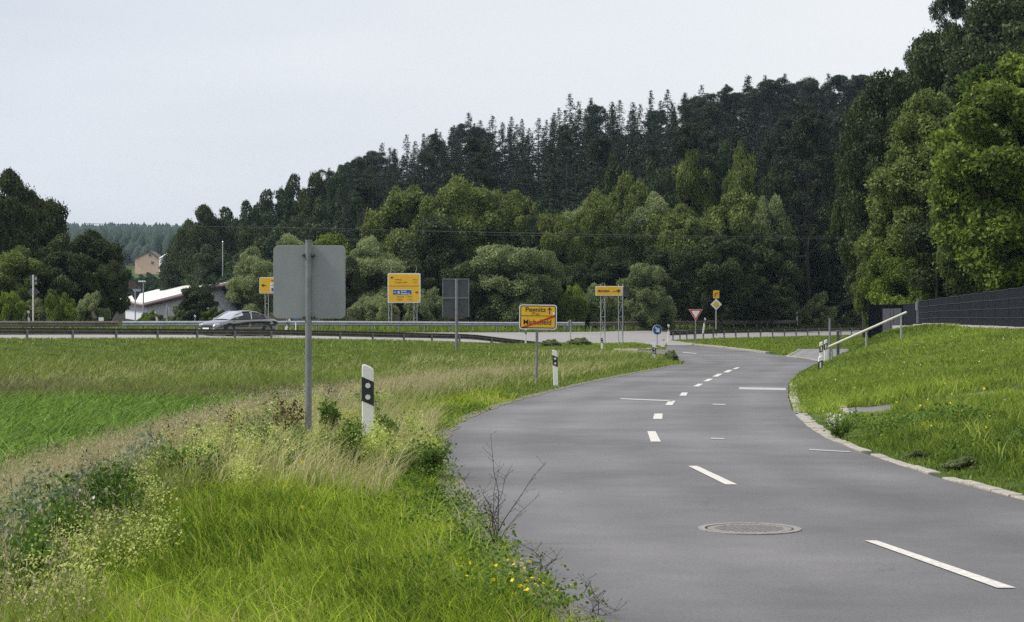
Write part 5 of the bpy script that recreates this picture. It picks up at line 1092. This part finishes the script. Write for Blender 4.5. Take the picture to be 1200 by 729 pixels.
for wx, wz in ((W_ * .13, zpx(299, d) - zb), (W_ * .23, zpx(308, d) - zb)):
    f = MB().box((wx, -.06, wz), (1.25, .1, 1.25)).build('window', 'winf', r); MB().box((wx, -.14, wz), (.95, .06, .95)).build('pane', 'wing', f)
MB().box((W_ * .05, 5, zr + .5), (.7, .7, 1.4)).build('chimney', 'roofd', r)
for i, (px, py, w, lb) in enumerate([(199, 298, 20, 'white house half hidden by trees right of the pink house'), (152, 333, 26, 'low grey roofed house left of the hall roof')]):
    d = 640 if i == 0 else 330; zb = gz(px2(px, d), d) - 1; r = empty('house', (px2(px, d), d, zb), .3, label=lb, cat='house'); W_ = w / FPX * d; z1 = zpx(py + 4, d) - zb; z2 = zpx(py - 2, d) - zb
    MB().box((0, 3, z1 / 2 - .5), (W_, 6, z1 + 1)).build('wall', 'wallw', r); b = MB(); b.prism([(-W_ / 2 - .3, z1 - .1), (W_ / 2 + .3, z1 - .1), (0, z2 + .3)], -.3, 6.4); b.build('roof', 'roofw' if i == 0 else 'roofd', r)
    for q in (-.25, .2): f = MB().box((q * W_, -.05, z1 * .55), (1, .08, 1.1)).build('window', 'winf', r); MB().box((q * W_, -.12, z1 * .55), (.8, .05, .9)).build('pane', 'wing', f)
d = 195; r = empty('street_lamp', (px2(168, d), d, gz(px2(168, d), d)), label='grey street lamp with a pale head in front of the hall roof', cat='street lamp'); h_ = zpx(330.5, d) - r.location.z
MB().tube((0, 0, -.3), (0, 0, h_), .09, .06, n=8).build('pole', 'galv', r); MB().box((-.15, 0, h_ + .05), (.75, .3, .14)).build('lamp_head', 'white', r, bevel=.04)
d = 210; r = empty('steel_mast', (px2(261, d), d, gz(px2(261, d), d)), label='tall thin pale mast in front of the dark wood right of the hall', cat='mast'); h_ = zpx(283.5, d) - r.location.z
MB().tube((0, 0, -.3), (0, 0, h_), .10, .055, n=8).build('pole', 'galv', r); MB().tube((0, 0, h_), (0, 0, h_ + .1), .09, .02, n=8).build('cap', 'galv', r)
def cable(label, pts, rad):
    P = [Vector(scrp(*p)) for p in pts]; mb = MB(); xs = [p.x for p in P]; ys = [p.y for p in P]; zs = [p.z for p in P]; T = np.linspace(0, len(P) - 1, 50); q = [(float(np.interp(t, range(len(P)), xs)), float(np.interp(t, range(len(P)), ys)), float(np.interp(t, range(len(P)), zs))) for t in T]
    return mb.path(q, rad, 4).build('power_cable', 'cable', label=label, cat='cable')
cable('thin overhead cable crossing in front of the whole wood', [(100, 262, 138), (250, 265.5, 138), (380, 267.5, 138), (500, 270.5, 138), (640, 273.5, 138), (760, 275.8, 138), (900, 277.5, 138), (1040, 278, 138)], .022)
cable('second fainter overhead cable just below the first at the right', [(560, 275, 139), (700, 277, 139), (850, 279, 139), (1040, 280, 139)], .014)

# ================================================================== HAZE
HAZE = True
if HAZE:
    m = bpy.data.materials.new('haze'); m.use_nodes = True; nt = m.node_tree; nt.nodes.clear(); ou = nt.nodes.new('ShaderNodeOutputMaterial'); pv = nt.nodes.new('ShaderNodeVolumePrincipled')
    pv.inputs['Color'].default_value = (.60, .78, 1.0, 1); pv.inputs['Density'].default_value = .00012; pv.inputs['Anisotropy'].default_value = .3; nt.links.new(pv.outputs[0], ou.inputs['Volume'])
    zs0 = float(GZ.min()) - 1; zs1 = 100.0
    b = MB().box((0, 865, (zs0 + zs1) / 2), (2640, 1900, zs1 - zs0)); b.build('haze', m, kind='stuff', label='thin summer haze over the whole valley', cat='haze')
